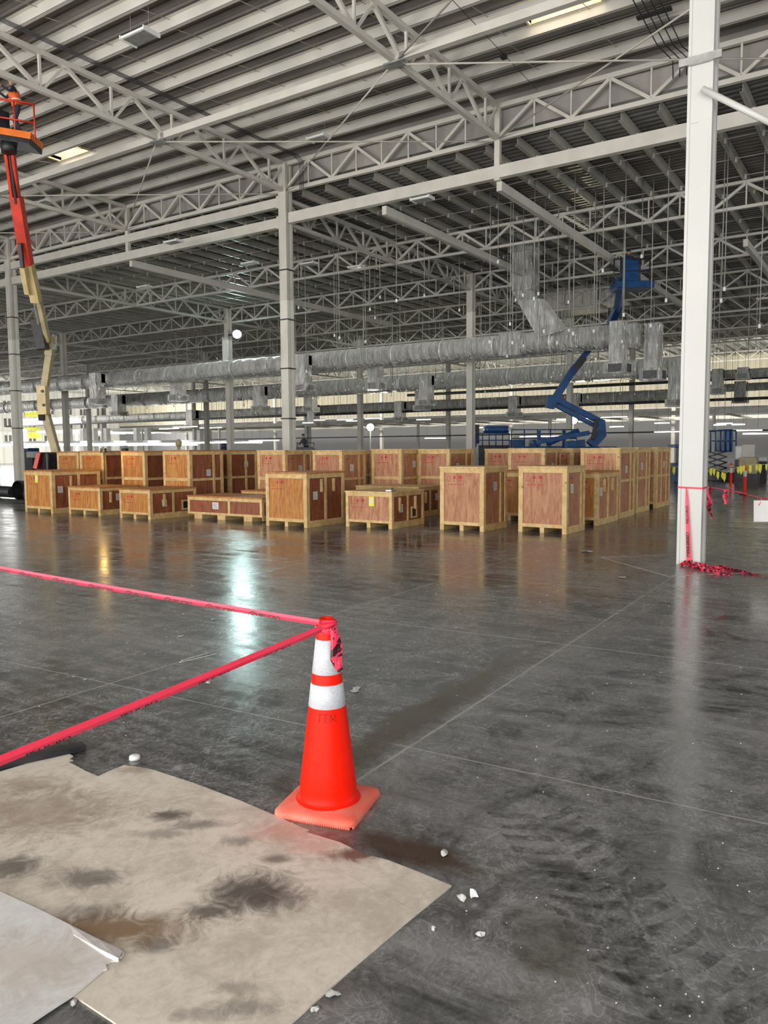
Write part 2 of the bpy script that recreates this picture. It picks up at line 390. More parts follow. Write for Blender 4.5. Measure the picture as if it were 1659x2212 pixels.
# left end wall with rows of pale windows
struct(MB().box(-8, WX, WY, WY+.3, 0, 10.8), 'wall_left', M['panel_x'])
k = 0
for zz, hh in ((2.9, 1.0), (5.0, 1.2), (7.0, 1.6)):
    for i in range(17):
        x0 = 28+i*3.0
        k += 1
        o = MB()
        for j in range(3): o.box(x0+j*.62, x0+j*.62+.38, WY-.04, WY, zz, zz+hh)
        struct(o, 'window_%d' % k, M['louvre'])
struct(MB().box(24, WX, WY-.2, WY, 4.4, 4.6), 'trim_4', M['grey_steel'])
for px, py, l in ((71, 888, 'upper'), (70, 935, 'lower')):
    d_ = ray(px, py); t_ = (WY-.1)/d_.y; p = Vector((0, 0, H))+d_*t_
    thing(MB().box(p.x-1.2, p.x+1.2, WY-.12, WY-.02, p.z-.8, p.z+.8), 'yellow_panel', M['sticker_yellow'], (p.x, WY-.1, p.z-.8), l+' yellow square panel on the bright far left wall', 'panel')
M['white_plastic'] = M['white_plastic']
for px in (38, 52, 150, 182, 205, 232, 297, 320, 433, 450):
    p = dz(px, 970, 92); thing(MB().box(p.x-.3, p.x+.3, p.y-.3, p.y+.3, 0, 4.3), 'white_post', M['white_plastic'], (p.x, p.y, 0), 'slim white post in the bright hall at far left', 'post', 'white posts of the far left hall')
struct(MB().box(22, 82, -25.3, -25, 0, 11), 'wall_right', M['panel_x'])

# ------------------------------------------------------------------ columns
def column(x, y, h, label, near=False, mat='cream_steel', straps=()):
    W, D = .16, .17
    root = empty('steel_column', (x, y, 0), label, 'column')
    sh = MB()
    sh.box(x-D, x-D+.02, y-W+.035, y+W-.035, 0, h)               # front plate, slightly recessed
    sh.box(x-D-.012, x-D+.10, y+W-.038, y+W, 0, h); sh.box(x-D-.012, x-D+.10, y-W, y-W+.038, 0, h)
    sh.box(x-D+.02, x+D-.12, y-W+.05, y+W-.05, 0, h)
    sh.box(x-D+.06, x+D-.10, y-W+.028, y+W-.028, 0, h)
    sh.box(x+D-.10, x+D, y-W, y+W, 0, h)
    sh.build('shaft', M[mat], root)
    MB().box(x-D-.06, x+D+.06, y-W-.06, y+W+.06, .0005, .03).build('base_plate', M['grey_steel'], root) if not near else None
    for z in straps:
        MB().box(x-D-.03, x+D+.02, y-W-.03, y+W+.03, z, z+.035).build('strap', M['dark_metal'], root)
    return root
RX, RY = 11.57, 2.42
colR = column(RX, RY, HD, 'white steel column at right wrapped with pink red tape', True, 'white_column')
MB().box(RX-.24, RX-.19, RY-.27, RY+.27, 6.75, 6.85).build('clamp_bar', M['galv'], colR)
MB().box(RX-.178, RX-.172, RY+.02, RY+.122, 6.0, 6.01).build('weld_seam', M['grey_steel'], colR)
prop = MB().tube([dz(1517, 192, 10.72), dz(1700, 283, 10.2)], .042, 10)
thing(prop, 'brace_pole', M['white_column'], dz(1517, 192, 10.72), 'white diagonal brace pole running down rightwards from the column clamp', 'pole')
names = {(20.75, 17.65): 'tall cream steel column left of centre standing behind the crates',
         (20.75, 33.95): 'tall cream steel column at the left edge beside the boom lift',
         (34.45, 17.65): 'cream column right of centre passing behind the big foil duct',
         (34.45, 33.95): 'grey column carrying the glaring floodlight',
         (34.45, 50.25): 'dark grey column just right of the tan lift boom',
         (48.15, 17.65): 'pale column behind the raised blue boom',
         (48.15, 33.95): 'slim column with a lit flood at its foot, between centre columns',
         (48.15, 50.25): 'dark column just left of the floodlight column',
         (61.85, 33.95): 'far dark column just left of the column behind the duct'}
for x in CX:
    for y in CY:
        top = HT if x == 20.75 else FT
        if (x, y) in names or x > 20.75:
            st = (2.7, 4.4, 6.05, 7.7) if x == 20.75 and y in (17.65, 33.95) else ()
            c = column(x, y, top, names.get((x, y), 'slim far steel column in the row deep in the hall'), mat='cream_steel' if x < 40 else 'grey_steel', straps=st)
            if (x, y) not in names: c['group'] = 'far hall columns'

# ------------------------------------------------------------------ trusses
def truss(axis, fixed, a, b, z0, z1, panel, mat, label, name='roof_truss', group=None, cw=.13, detail=True, verts=True, phase=0):
    def P(t, z): return (t, fixed, z) if axis == 'x' else (fixed, t, z)
    root = empty(name, P(a, z0), label, 'truss', group)
    n = max(2, round((b-a)/panel)); st = (b-a)/n
    if not detail:
        mb = MB().beam(P(a, z0), P(b, z0), cw, cw).beam(P(a, z1), P(b, z1), cw, cw)
        for i in range(n):
            t = a+i*st; mb.beam(P(t, z0), P(t+st/2, z1), .06, .06).beam(P(t+st/2, z1), P(t+st, z0), .06, .06)
        mb.build('truss_frame', mat, root); return root
    MB().beam(P(a, z0), P(b, z0), cw, cw*.95).build('bottom_chord', mat, root)
    MB().beam(P(a, z1), P(b, z1), cw, cw*.95).build('top_chord', mat, root)
    proto = {}
    def web(p, q, k, r=.085):
        if k not in proto:
            o = MB().beam(p, q, r, r).build('web_member', mat, root, off=p); proto[k] = o
        else:
            o = proto[k].copy(); COL.objects.link(o)
        o.parent = root; o.location = Vector(p)-root.location
    e = cw*.4
    for i in range(n):
        t = a+i*st
        if axis == 'x':
            web(P(t, z1-e), P(t+st*.62, z0+e), 'd1'); web(P(t+st*.7, z0+e), P(t+st, z1-e), 'd2', .06); web(P(t+st*.66, z0+e), P(t+st*.66, z1-e), 'v', .06)
        else:
            web(P(t, z0+e), P(t+st/2, z1-e), 'd1'); web(P(t+st/2, z1-e), P(t+st, z0+e), 'd2')
            if verts: web(P(t+st/2, z0+e), P(t+st/2, z1-e), 'v', .045); web(P(t, z0+e), P(t, z1-e), 'w', .045)
    return root
G1 = 'trusses of the near roof running away'
tl = {17.65: 'cream roof truss running down to the tall column left of centre', 9.8: 'cream roof truss from the top edge down to the girder right of centre',
      25.8: 'cream roof truss on the left between the two tall columns', 33.95: 'cream roof truss reaching the column at the left edge', 1.35: 'roof truss at the right beyond the big white column'}
for y in (17.65, 9.8, 25.8, 33.95, 1.35):
    truss('x', y, 2.2, GX-.1, HB, HT, 2.1, M['cream_steel'], tl[y])
for i, (a, b) in enumerate(((-14.95, 1.35), (1.35, 9.8), (9.8, 17.65), (17.65, 33.95), (33.95, 50.25), (50.25, 66.55))):
    lab = ['girder truss outside right', 'girder truss behind the big white column at right', 'girder truss between the tall column and the hanging post', 'girder truss spanning between the two tall left columns', 'girder truss left of the left edge column', 'girder truss farthest left'][i]
    truss('y', GX, a+.05, b-.05, HB, HT, 2.0, M['cream_steel'], 'cream lattice ' + lab, 'girder_truss')
# hanging posts, beams on the girder line
for y, l in ((9.8, 'short cream post hanging from the girder at the truss end'), (25.8, 'short cream post hanging from the left girder')):
    thing(MB().beam((GX, y, 9.2), (GX, y, HT), .16, .14), 'hanging_post', M['cream_steel'], (GX, y, 9.2), l, 'post')
bl = {1.35: 'cream box beam from the tall column to the right, passing behind the white column'}
thing(MB().beam((GX, -15, 9.42), (GX, 17.45, 9.42), .2, .34), 'box_beam', M['cream_steel'], (GX, -15, 9.25), bl[1.35], 'beam')
for a, b, l in ((17.85, 33.75, 'between the two tall left columns'), (34.15, 66, 'beyond the left edge column')):
    thing(MB().beam((GX, a, 9.33), (GX, b, 9.33), .2, .32), 'box_beam', M['cream_steel'], (GX, a, 9.17), 'lower cream box beam '+l, 'beam')
    thing(MB().beam((GX, a, 10.0), (GX, b, 10.0), .2, .3), 'box_beam', M['cream_steel'], (GX, a, 9.85), 'upper cream box beam '+l, 'beam')
for zc in (9.33, 10.0, 9.42):
    y = 17.65
for y in (17.65, 33.95):
    for z in (9.33, 10.0):
        thing(MB().box(GX-.13, GX+.13, y+.17, y+.30, z-.2, z+.2), 'beam_bracket', M['cream_steel'], (GX, y+.17, z-.2), 'cream end plate joining a box beam to the tall column', 'bracket', 'beam end plates on the tall columns')
# longitudinal struts and rod bracing of the near roof
for x, l in ((15.35, 'square cream strut crossing the near roof from left to upper right'),):
    thing(MB().beam((x, -10, HB+.02), (x, 60, HB+.02), .16, .18), 'roof_strut', M['cream_steel'], (x, -10, HB), l, 'beam')
    for y in (1.35, 9.8, 17.65, 25.8):
        thing(MB().box(x-.14, x+.14, y-.22, y+.22, HB-.12, HB-.08).box(x-.1, x-.04, y-.3, y-.18, HB-.1, HB+.08), 'gusset_plate', M['galv'], (x, y, HB-.12), 'bolted plate where a truss meets the cream strut', 'plate', 'bolted plates under the trusses')
g = 'thin diagonal brace rods under the near roof'
for (x0, y0, x1, y1) in ((15.4, 17.5, 20.6, 9.9), (15.4, 9.9, 20.6, 17.5), (15.4, 9.7, 20.6, 1.5), (15.4, 1.5, 20.6, 9.7), (15.4, 25.7, 20.6, 17.8), (15.4, 17.8, 20.6, 25.7), (15.3, 9.7, 10, 1.5), (15.4, 33.8, 20.6, 25.9)):
    zr = HB-.05 if (x1-x0)*(y1-y0) > 0 else HB-.10; p, q = (x0, y0, zr), (x1, y1, zr)
    thing(MB().tube([p, q], .022, 6), 'brace_rod', M['rod'], p, 'thin cream brace rod crossing diagonally under the near roof', 'rod', g)
# purlins
pr = None
ORD = ['first', 'second', 'third', 'fourth', 'fifth', 'sixth', 'seventh', 'eighth', 'ninth', 'tenth', 'eleventh', 'twelfth', 'thirteenth', 'fourteenth']
for i in range(13, -1, -1):
    x = 20-i*1.0-.1
    if pr is None:
        mb = MB().box(-.004, .004, 0, 85, HT+.07, HD-.03).box(-.004, .085, 0, 85, HT+.07, HT+.076).box(-.085, .004, 0, 85, HD-.036, HD-.03).box(.079, .085, 0, 85, HT+.07, HT+.10)
        pr = mb.build('roof_purlin', M['purlin_near']); o = pr
    else: o = pr.copy(); COL.objects.link(o)
    o.location = (x, -22, 0)
    tag(o, 'deep cream purlin under the near roof sheets, %s from the lattice girder' % ORD[i], 'purlin', 'purlins of the near roof')
for j in range(30):
    y = -8+j*2.03
    mb = MB()
    for i in range(13):
        x = 20-i*1.0-.1; mb.tube([(x-1+.01, y, HT+.10), (x-.01, y, HT+.26)], .009, 5)
    thing(mb, 'sag_rod', M['rod'], (6, y, HT+.1), 'line of slanted tie rods stepping from purlin to purlin', 'rod', 'tie rod lines of the near roof')
pf = None
yy = -20.0
while yy < 102:
    if pf is None:
        L = 58.9
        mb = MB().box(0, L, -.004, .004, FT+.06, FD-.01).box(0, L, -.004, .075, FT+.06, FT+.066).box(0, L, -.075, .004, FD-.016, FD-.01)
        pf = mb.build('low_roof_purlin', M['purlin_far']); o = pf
    else: o = pf.copy(); COL.objects.link(o)
    o.location = (GX+.2, yy+.2, 0); yy += .97
    tag(o, 'long grey purlin running away under the low dark roof', 'purlin', 'purlins of the low roof')
for j in range(22):
    x = 22.25+j*1.72
    mb = MB().tube([(x, -20, FT+.10), (x, 90, FT+.10)], .012, 5)
    if j < 8:
        for q in range(60): mb.box(x-.03, x+.03, -20+.2+q*.97-.09, -20+.2+q*.97-.03, FT-.02, FT+.14)
    thing(mb, 'bridging_rod', M['rod'], (x, -20, FT+.1), 'thin rod tying the low roof purlins together', 'rod', 'bridging rods of the low roof')
# low-roof trusses across (along Y) per bay and along X per bay
gy, gx = 'lattice trusses crossing the low roof', 'lattice trusses running away under the low roof'
ybays = [(-14.95, 1.35)]+[(CY[i], CY[i+1]) for i in range(5)]
cache = {}
for i in range(8):
    x = 27.75+i*6.85
    for bi, (a, b) in enumerate(ybays):
        det = i < 3 and b < 51
        lab_ = 'lattice truss crossing, %s row past the girder, %s' % (ORD[i], ('far right bay', 'bay right of the tall column', 'bay left of the tall column', 'bay beyond the left edge column', 'fifth bay leftward', 'leftmost bay')[bi])
        key = (det,)
        if key not in cache:
            cache[key] = truss('y', x, a, b, FB, FT, 2.0, M['grey_steel'], lab_, 'roof_truss', gy, cw=.1, detail=det)
        else:
            c = copy_tree(cache[key]); c.location = (x, a, FB); c['label'] = lab_
for i in range(4):
    for yi, y in enumerate(CY):
        lab_ = 'lattice truss running away, %s bay deep, %s column line from right' % (ORD[i], ORD[yi])
        det = i < 2 and y < 40
        key = ('x', det)
        if key not in cache:
            cache[key] = truss('x', y, CX[i]+.1, CX[i+1]-.1, FB, FT, 1.7, M['grey_steel'], lab_, 'roof_truss', gx, cw=.12, detail=det)
        else:
            c = copy_tree(cache[key]); c.location = (CX[i]+.1, y, FB); c['label'] = lab_
for x0, x1, y, l in ((GX+.1, 34.4, 9.8, 'cream box beam running away right of centre, starting at the hanging post'), (GX+.1, 31.5, 13.72, 'cream box beam running away, ending behind the vertical foil duct'),
                     (34.6, 48, 9.8, 'cream box beam running away behind the blue lift basket'), (31.6, 41, 5.0, 'cream box beam running away near the white column'), (GX+.1, 40, 25.8, 'cream box beam running away left of the tall column')):
    thing(MB().beam((x0, y, 9.08), (x1, y, 9.08), .16, .26), 'box_beam', M['cream_steel'], (x0, y, 8.95), l, 'beam')

# ------------------------------------------------------------------ conduits on the near roof
for k in range(4):
    y = 17.05+k*.055
    thing(MB().tube([(9.5, y, HT+.04), (20.35, y-.28, HT+.02), (20.5, y-.4, HT-.15), (20.5, y-.4, HB-.15)], .010, 6), 'conduit', M['dark_metal'], (9.5, y, HT), 'thin black conduit running under the purlins to the tall column', 'conduit', 'black conduits at the tall column')
    y = 4.65+k*.16
    thing(MB().tube([(15.8, y, HT+.04), (20.3-k*.15, y+.1, HT+.04), (20.6, y-.1, HT-.1), (20.65, y-.1, HT-.5)], .014, 6), 'conduit', M['dark_metal'], (15.8, y, HT), 'thin black conduit near the top of the big white column', 'conduit', 'black conduits beside the white column')
thing(MB().box(18.35, 18.5, 4.55, 5.3, HT, HT+.05), 'conduit_clamp', M['black'], (18.35, 4.55, HT), 'black clamp bar across the conduits beside the white column', 'clamp')
thing(MB().tube([(12, 8.3, HT+.02), (20.4, 8.5, HT+.02)], .008, 5).box(18.2, 18.35, 8.42, 8.55, HT-.04, HT+.04), 'conduit', M['black'], (12, 8.3, HT), 'single thin black cable with a junction box under the near roof', 'conduit')

# ------------------------------------------------------------------ high-bay lamps (switched off)
def highbay(px, py, h, lab, wires=1.0, grp=None, s=1.0):
    p = gp(px, py, h); root = empty('high_bay_lamp', p, lab, 'lamp', grp)
    a, b = .30*s, .17*s
    mb = MB().box(p.x-b, p.x+b, p.y-a, p.y+a, h, h+.05); mb.build('lamp_housing', M['white_plastic'], root)
    MB().box(p.x-b+.03, p.x+b-.03, p.y-a+.04, p.y+a-.04, h-.012, h-.002).build('lens', M['galv'], root)
    MB().box(p.x-b-.02, p.x+b+.02, p.y-a-.03, p.y-a, h-.02, h+.07).build('end_cap', M['white_plastic'], root)
    MB().box(p.x-b-.02, p.x+b+.02, p.y+a, p.y+a+.03, h-.02, h+.07).build('end_cap', M['white_plastic'], root)
    wires = .1 if abs(p.x-GX) < .4 else (HD if p.x < GX else FD)-h-.052
    for s_ in (-1, 1): MB().tube([(p.x, p.y+s_*a*.8, h+.05), (p.x, p.y+s_*a*.8, h+.05+wires)], .004, 4).build('suspension_wire', M['cable'], root)
highbay(302, 82, 10.75, 'white high bay lamp hanging at the top left of the roof', .5, None, 1.25)
highbay(688, 300, 10.85, 'white high bay lamp hanging above the tall column girder', .4)
highbay(912, 432, 9.1, 'white high bay lamp under the long box beam at centre', .3)
highbay(375, 524, 9.0, 'white high bay lamp under the left lower box beam', .5)
highbay(97, 438, 10.6, 'white high bay lamp at the left beside the red boom', .6)
for i, (a, b) in enumerate(((540, 570), (312, 621), (668, 571), (770, 578), (1650, 646))):
    highbay(a, b, 9.05, 'small distant high bay lamp under the low roof', 1.0, 'distant high bay lamps')

# ------------------------------------------------------------------ ducts
def duct(x, y0, y1, z, r, lab, drops=(), seams=True, boxy=(), hang=True):
    root = empty('foil_duct', (x, y0, z), lab, 'duct')
    n = max(2, int((y1-y0)/2.6)); st = (y1-y0)/n
    for i in range(n):
        a = y0+i*st; m_ = 7; pts = [(x, a+st*j/m_, z) for j in range(m_+1)]
        rs = [r*(1+random.uniform(-.025, .025)) for _ in pts]; rs[0] = rs[-1] = r*.97
        MB().tube(pts, rs, 18, caps=(i in (0, n-1))).build('duct_section', M['foil'], root)
        MB().tube([(x, a-.035, z), (x, a+.035, z)], r*1.025, 18).build('seam_band', M['foil_tape'], root)
        if hang: MB().tube([(x-r, a+.5, z), (x-r, a+.5, FT)], .006, 4).tube([(x+r, a+.5, z), (x+r, a+.5, FT)], .006, 4).build('hanger_rod', M['cable'], root)
    for (dy, side, w_, ln) in drops:
        xs = x+side*(r+.45)
        b = MB().box(min(x, xs), max(x, xs)+.0, dy-w_/2, dy+w_/2, z-w_*.45, z+w_*.45)
        b.build('branch_duct', M['foil'], root, bevel=.04)
        MB().box(xs-w_/2, xs+w_/2, dy-w_/2, dy+w_/2, z-ln, z+w_*.48).build('drop_duct', M['foil'], root, bevel=.03)
        d = MB().box(xs-w_*.66, xs+w_*.66, dy-w_*.66, dy+w_*.66, z-ln-.32, z-ln+.08).build('diffuser', M['foil'], root, bevel=.03)
        g = MB(); zz = z-ln-.24
        fx = xs-w_*.66-.012
        for q in range(5): g.box(fx, fx+.012, dy-w_*.42, dy+w_*.42, zz+q*.055, zz+q*.055+.02)
        fy = dy-w_*.66-.012
        for q in range(5): g.box(xs-w_*.42, xs+w_*.42, fy, fy+.012, zz+q*.055, zz+q*.055+.02)
        g.build('grille', M['dark_metal'], d)
    for (by0, by1, rr) in boxy:
        MB().box(x-rr, x+rr, by0, by1, z-rr, z+rr).build('square_section', M['foil'], root, bevel=.04)
    return root
def yat(px, x):           # where a sight line at image column px meets the plane X = x
    d = ray(px, 970); return x*d.y/d.x
D1 = duct(32, yat(1325, 32), 92, 6.15, .50, 'big foil wrapped duct running across at mid height in front of the others',
     drops=[(yat(690, 32)+.2, -1, .62, 1.25), (yat(790, 32), 1, .6, 1.2), (yat(243, 32), -1, .7, 1.3), (yat(362, 32), 1, .7, 1.2)],
     boxy=[(yat(1325, 32)-1.0, yat(1325, 32)+.1, .44), (yat(1130, 32), yat(1085, 32), .5)])
# twin outlets at the right end of the big duct
y0 = yat(1345, 32)
for (xx, yy_, w_, zt, zb) in ((31.35, y0+.05, .62, 6.65, 4.95), (32.35, y0-1.05, .62, 6.6, 4.7)):
    MB().box(xx-w_/2, xx+w_/2, yy_-w_/2, yy_+w_/2, zb, zt).build('drop_duct', M['foil'], D1, bevel=.05)
    d = MB().box(xx-.44, xx+.44, yy_-.44, yy_+.44, zb-.38, zb+.1).build('diffuser', M['foil'], D1, bevel=.03)
    MB().box(xx-.453, xx-.441, yy_-.27, yy_+.27, zb-.32, zb+.0).build('grille', M['dark_metal'], d)
    MB().box(xx-.27, xx+.27, yy_-.453, yy_-.441, zb-.32, zb+.0).build('grille', M['dark_metal'], d)
# riser with offset elbow joining the big duct
ry = yat(1133, 32)
MB().box(31.5, 32.5, ry-.45, ry+.45, 8.4, 10.3).build('riser', M['foil'], D1, bevel=.04)
MB().add([(31.5, ry-.45, 8.4), (32.5, ry-.45, 8.4), (32.5, ry+.45, 8.4), (31.5, ry+.45, 8.4),
          (31.5, ry-1.9, 6.5), (32.5, ry-1.9, 6.5), (32.5, ry-.75, 6.3), (31.5, ry-.75, 6.3),
          ], [(0,1,5,4),(1,2,6,5),(2,3,7,6),(3,0,4,7),(0,3,2,1),(4,5,6,7)]).build('elbow', M['foil'], D1, bevel=.05)
MB().box(31.4, 32.6, ry-.55, ry+.55, 10.0, 10.3).build('flange', M['foil'], D1)
duct(45, yat(1478, 45), 96, 6.05, .56, 'second foil duct, seen just below and behind the big one',
     drops=[(yat(938, 45), -1, .75, 1.3), (yat(895, 45), 1, .7, 1.5), (yat(655, 45), 1, .7, 1.3), (yat(584, 45), -1, .8, 1.2), (yat(1468, 45), -1, .75, 1.9), (yat(280, 45), -1, .9, 1.1)])
duct(60, yat(1480, 60), 97, 5.5, .42, 'third thinner foil duct deep in the hall behind the centre columns',
     drops=[(yat(876, 60), -1, .8, 1.1), (yat(690, 60), -1, .9, 1.3), (yat(1250, 60), -1, .8, 1.0), (yat(430, 60), -1, 1.0, 1.2), (yat(1120, 60), -1, .8, 1.0)])
duct(51, -15, yat(1500, 51), 6.0, .27, 'thin upper foil duct visible right of the white column', drops=[(yat(1605, 51), -1, .6, .1), (yat(1590, 51)+1.0, -1, .6, .9)])
duct(64, -15, yat(1500, 64), 6.1, .3, 'thin lower foil duct visible right of the white column', drops=[(yat(1600, 64), -1, .8, .9)])
# air unit hung high behind the riser
ah = dz(1240, 640, 44); root = empty('air_unit', ah, 'grey sheet metal air unit hanging high behind the foil riser', 'air unit')
MB().box(ah.x-1, ah.x+1, ah.y-1.6, ah.y+1.2, ah.z-.9, ah.z+.9).build('unit_casing', M['grey_steel'], root, bevel=.04)
MB().box(ah.x-.6, ah.x+.6, ah.y+1.2, ah.y+2.6, ah.z-.5, ah.z+.9).build('intake_box', M['galv'], root, bevel=.04)
MB().box(ah.x-.7, ah.x+.7, ah.y-3.0, ah.y-1.6, ah.z-.7, ah.z+.3).build('outlet_box', M['galv'], root, bevel=.04)

# ------------------------------------------------------------------ pipes across the hall
def ypipe(x, z, y0, y1, r, mat, lab, grp=None, name='pipe'):
    thing(MB().tube([(x, y0, z), (x, y1, z)], r, 8), name, mat, (x, y0, z), lab, 'pipe', grp)
ypipe(58.9, 4.95, -20, 99, .10, M['dark_metal'], 'long black pipe crossing the hall low in front of the beige wall')
ypipe(55, 6.05, -20, 34, .11, M['dark_metal'], 'long black pipe just under the second foil duct at right')
ypipe(58, 2.75, -20, 60, .05, M['dark_metal'], 'thin black pipe just above the crate tops')
ypipe(40, 6.75, -20, 90, .035, M['rod'], 'thin pale pipe running alongside the big duct')
# low steel frame in front of the back wall
root = empty('low_steel_frame', (62, -20, 4.2), 'low grey steel frame of beams and joists in front of the block wall', 'frame')
MB().beam((62, -20, 4.25), (62, 97, 4.25), .15, .32).build('edge_beam', M['grey_steel'], root)
MB().beam((74, -20, 4.25), (74, 97, 4.25), .15, .3).build('back_beam', M['grey_steel'], root)
jo = None
for i in range(36):
    y = -18+i*3.2
    if jo is None:
        jo = MB().beam((62, y, 4.1), (74, y, 4.1), .1, .16).build('joist', M['grey_steel'], root); by = y
    else:
        c = jo.copy(); COL.objects.link(c); c.location = (0, y-by, 0)
for i in range(9):
    y = -14+i*12.8
    MB().box(61.9, 62.1, y-.1, y+.1, 0, 4.1).build('post', M['white_column'], root)

# ------------------------------------------------------------------ hanging cable drops with small white plugs
ca = None
for i in range(150):
    px = random.uniform(620, 1655) if i < 115 else random.uniform(170, 620)
    x = random.choice((24.5, 26.5, 29.5, 36, 38.5, 41, 43, 50, 53))
    if px < 620: x = random.choice((36, 41, 50, 53))
    y = yat(px, x)
    ln = FT - random.uniform(5.0, 6.1) if random.random() > .3 else FT - random.uniform(6.2, 8)
    if ca is None or True:
        root = empty('cable_drop', (x, y, FT-ln), 'thin cable hanging from the low roof with a small white plug', 'cable', 'cable drops with white plugs')
        if ca is None:
            a = MB().tube([(0, 0, 0), (0, 0, 6)], .015, 4).build('cable', M['cable'], root, off=(0, 0, 0)); b = MB().box(-.025, .025, -.035, .035, -.12, 0).build('plug', M['white_plastic'], root, off=(0, 0, 0), bevel=.015)
            ca, cb = a, b
        else:
            a = ca.copy(); COL.objects.link(a); a.parent = root; b = cb.copy(); COL.objects.link(b); b.parent = root
        a.scale = (1, 1, (ln+FD-FT)/6)

# ------------------------------------------------------------------ lamps in the hall
def strip(px, py, z, ln, lab, grp, mat='led', ax='y', th=.06):
    p = dz(px, py, z); root = empty('strip_light', p, lab, 'strip light', grp)
    e = (0, ln/2, 0) if ax == 'y' else (ln/2, 0, 0); e = Vector(e)
    MB().beam(p-e, p+e, th*2.2, th).build('tube_housing', M['white_plastic'], root)
    q = Vector((0, 0, -th)); MB().beam(p-e+q, p+e+q, th*1.6, th).build('tube', M[mat], root)
    zt_ = FD
    for s_ in (-.8, .8): MB().tube([p+e*s_, Vector((p.x+e.x*s_, p.y+e.y*s_, max(zt_-.02, p.z+.1)))], .01, 4).build('suspension_wire', M['cable'], root)
for i in range(16):
    px = 8+i*36
    strip(px, 956-i*.2, 88-i*1.0+(i % 2)*2.0, 2.55 if i % 5 else 2.0, 'glaring strip light in the long low row at the left', 'glaring low strip lights at left', th=.26 if i < 12 else .12)
for (px, py, z, l) in ((570, 950, 60, 3), (545, 953, 64, 2.2), (745, 905, 66, 1.6), (760, 908, 70, 1.2), (690, 906, 70, 1.2), (665, 912, 72, 1.2), (805, 902, 60, 1.4), (915, 905, 68, 1.4), (940, 945, 66, 2),
                       (1045, 922, 58, 1.0), (1165, 941, 60, 3.2), (1205, 935, 62, 2), (1332, 920, 56, 1.0), (1430, 912, 54, 1.0), (1250, 903, 60, 3.5), (1300, 900, 62, 4), (1445, 931, 55, 2), (1600, 928, 52, 2.6), (1565, 913, 52, 1.0), (1555, 916, 54, .8), (1595, 915, 52, .8), (1640, 935, 52, 2), (400, 921, 80, 3.5), (455, 923, 78, 3), (365, 925, 84, 3)):
    strip(px, py, z, l, 'small lit strip light hung under the low steel frame', 'lit strip lights deep in the hall', 'led_soft', th=.06)
def flood(p, lab, mat, r, power, col, aim, rad, pole=True):
    root = empty('flood_light', p, lab, 'floodlight')
    if pole: q_ = Vector(p)+fw*.2; MB().tube([(q_.x, q_.y, 0), q_], .05, 8).build('pole', M['white_plastic'], root)
    else: MB().beam(Vector(p), (34.3, 33.8, p.z), .06, .06).build('bracket', M['dark_metal'], root)
    d = (Vector(aim)-Vector(p)).normalized()
    MB().beam(Vector(p), Vector(p)-d*.14, r*2.4, r*1.8).build('lamp_housing', M['dark_metal'], root)
    MB().tube([Vector(p)+d*.01, Vector(p)+d*.03], r, 16).build('lamp_glass', M[mat], root)
    l = bpy.data.lights.new('flood_beam', 'SPOT'); l.energy = power; l.color = col; l.spot_size = R(150); l.spot_blend = .6; l.shadow_soft_size = rad
    o = bpy.data.objects.new('flood_beam', l); COL.objects.link(o); o.location = d*.06; o.parent = root; o.rotation_euler = d.to_track_quat('-Z', 'Y').to_euler()
flood(dz(512, 722, 46.9), 'glaring cool floodlight on the grey column left of centre', 'flood', .24, 480, (.66, 1, .96), (5, 4, 2), .16, False)
pt = dz(506, 760, 46.9)
thing(MB().box(34.135, 34.26, 33.75, 34.15, pt.z-1.0, pt.z+.9), 'control_box', M['white_plastic'], (34.15, 33.75, pt.z-1), 'tall white box on the column below the glaring floodlight', 'box')
flood(dz(800, 923, 62), 'bright floodlight at the foot of the slim centre column', 'flood_warm', .28, 500, (1, .97, .8), (5, 10, 0), .2)
flood(dz(1239, 908, 52), 'warm bright floodlight under the blue boom arms', 'flood_warm', .24, 400, (1, .93, .6), (5, 4, 0), .2)
# warm work lamp by the left crates
pw = dz(268, 985, 22.3)

# ------------------------------------------------------------------ crates
def stencil(mb, face, u0, v, s, P):
    def q(pts, w_=None):
        vs = [P(u0+a*s, v+b*s) for a, b in pts]; mb.add(vs, [tuple(range(len(vs)))])
    q([(0, 0), (.06, 0), (.06, 1), (0, 1)]); q([(0, 0), (.5, 0), (.5, .08), (0, .08)]); q([(.44, 0), (.5, 0), (.5, 1), (.44, 1)])      # open box mark
    q([(1.2, 0), (1.3, 0), (1.3, .6), (1.2, .6)]); q([(1.0, .5), (1.5, .5), (1.25, 1.05)])                                            # arrow mark
    q([(2.28, 0), (2.36, 0), (2.36, .6), (2.28, .6)]); q([(1.9, .5), (2.1, .85), (2.32, .98), (2.54, .85), (2.74, .5)])                # umbrella mark
    for i in range(5): q([(.0+i*.58, -.55), (.42+i*.58, -.55), (.42+i*.58, -.43), (.0+i*.58, -.43)])
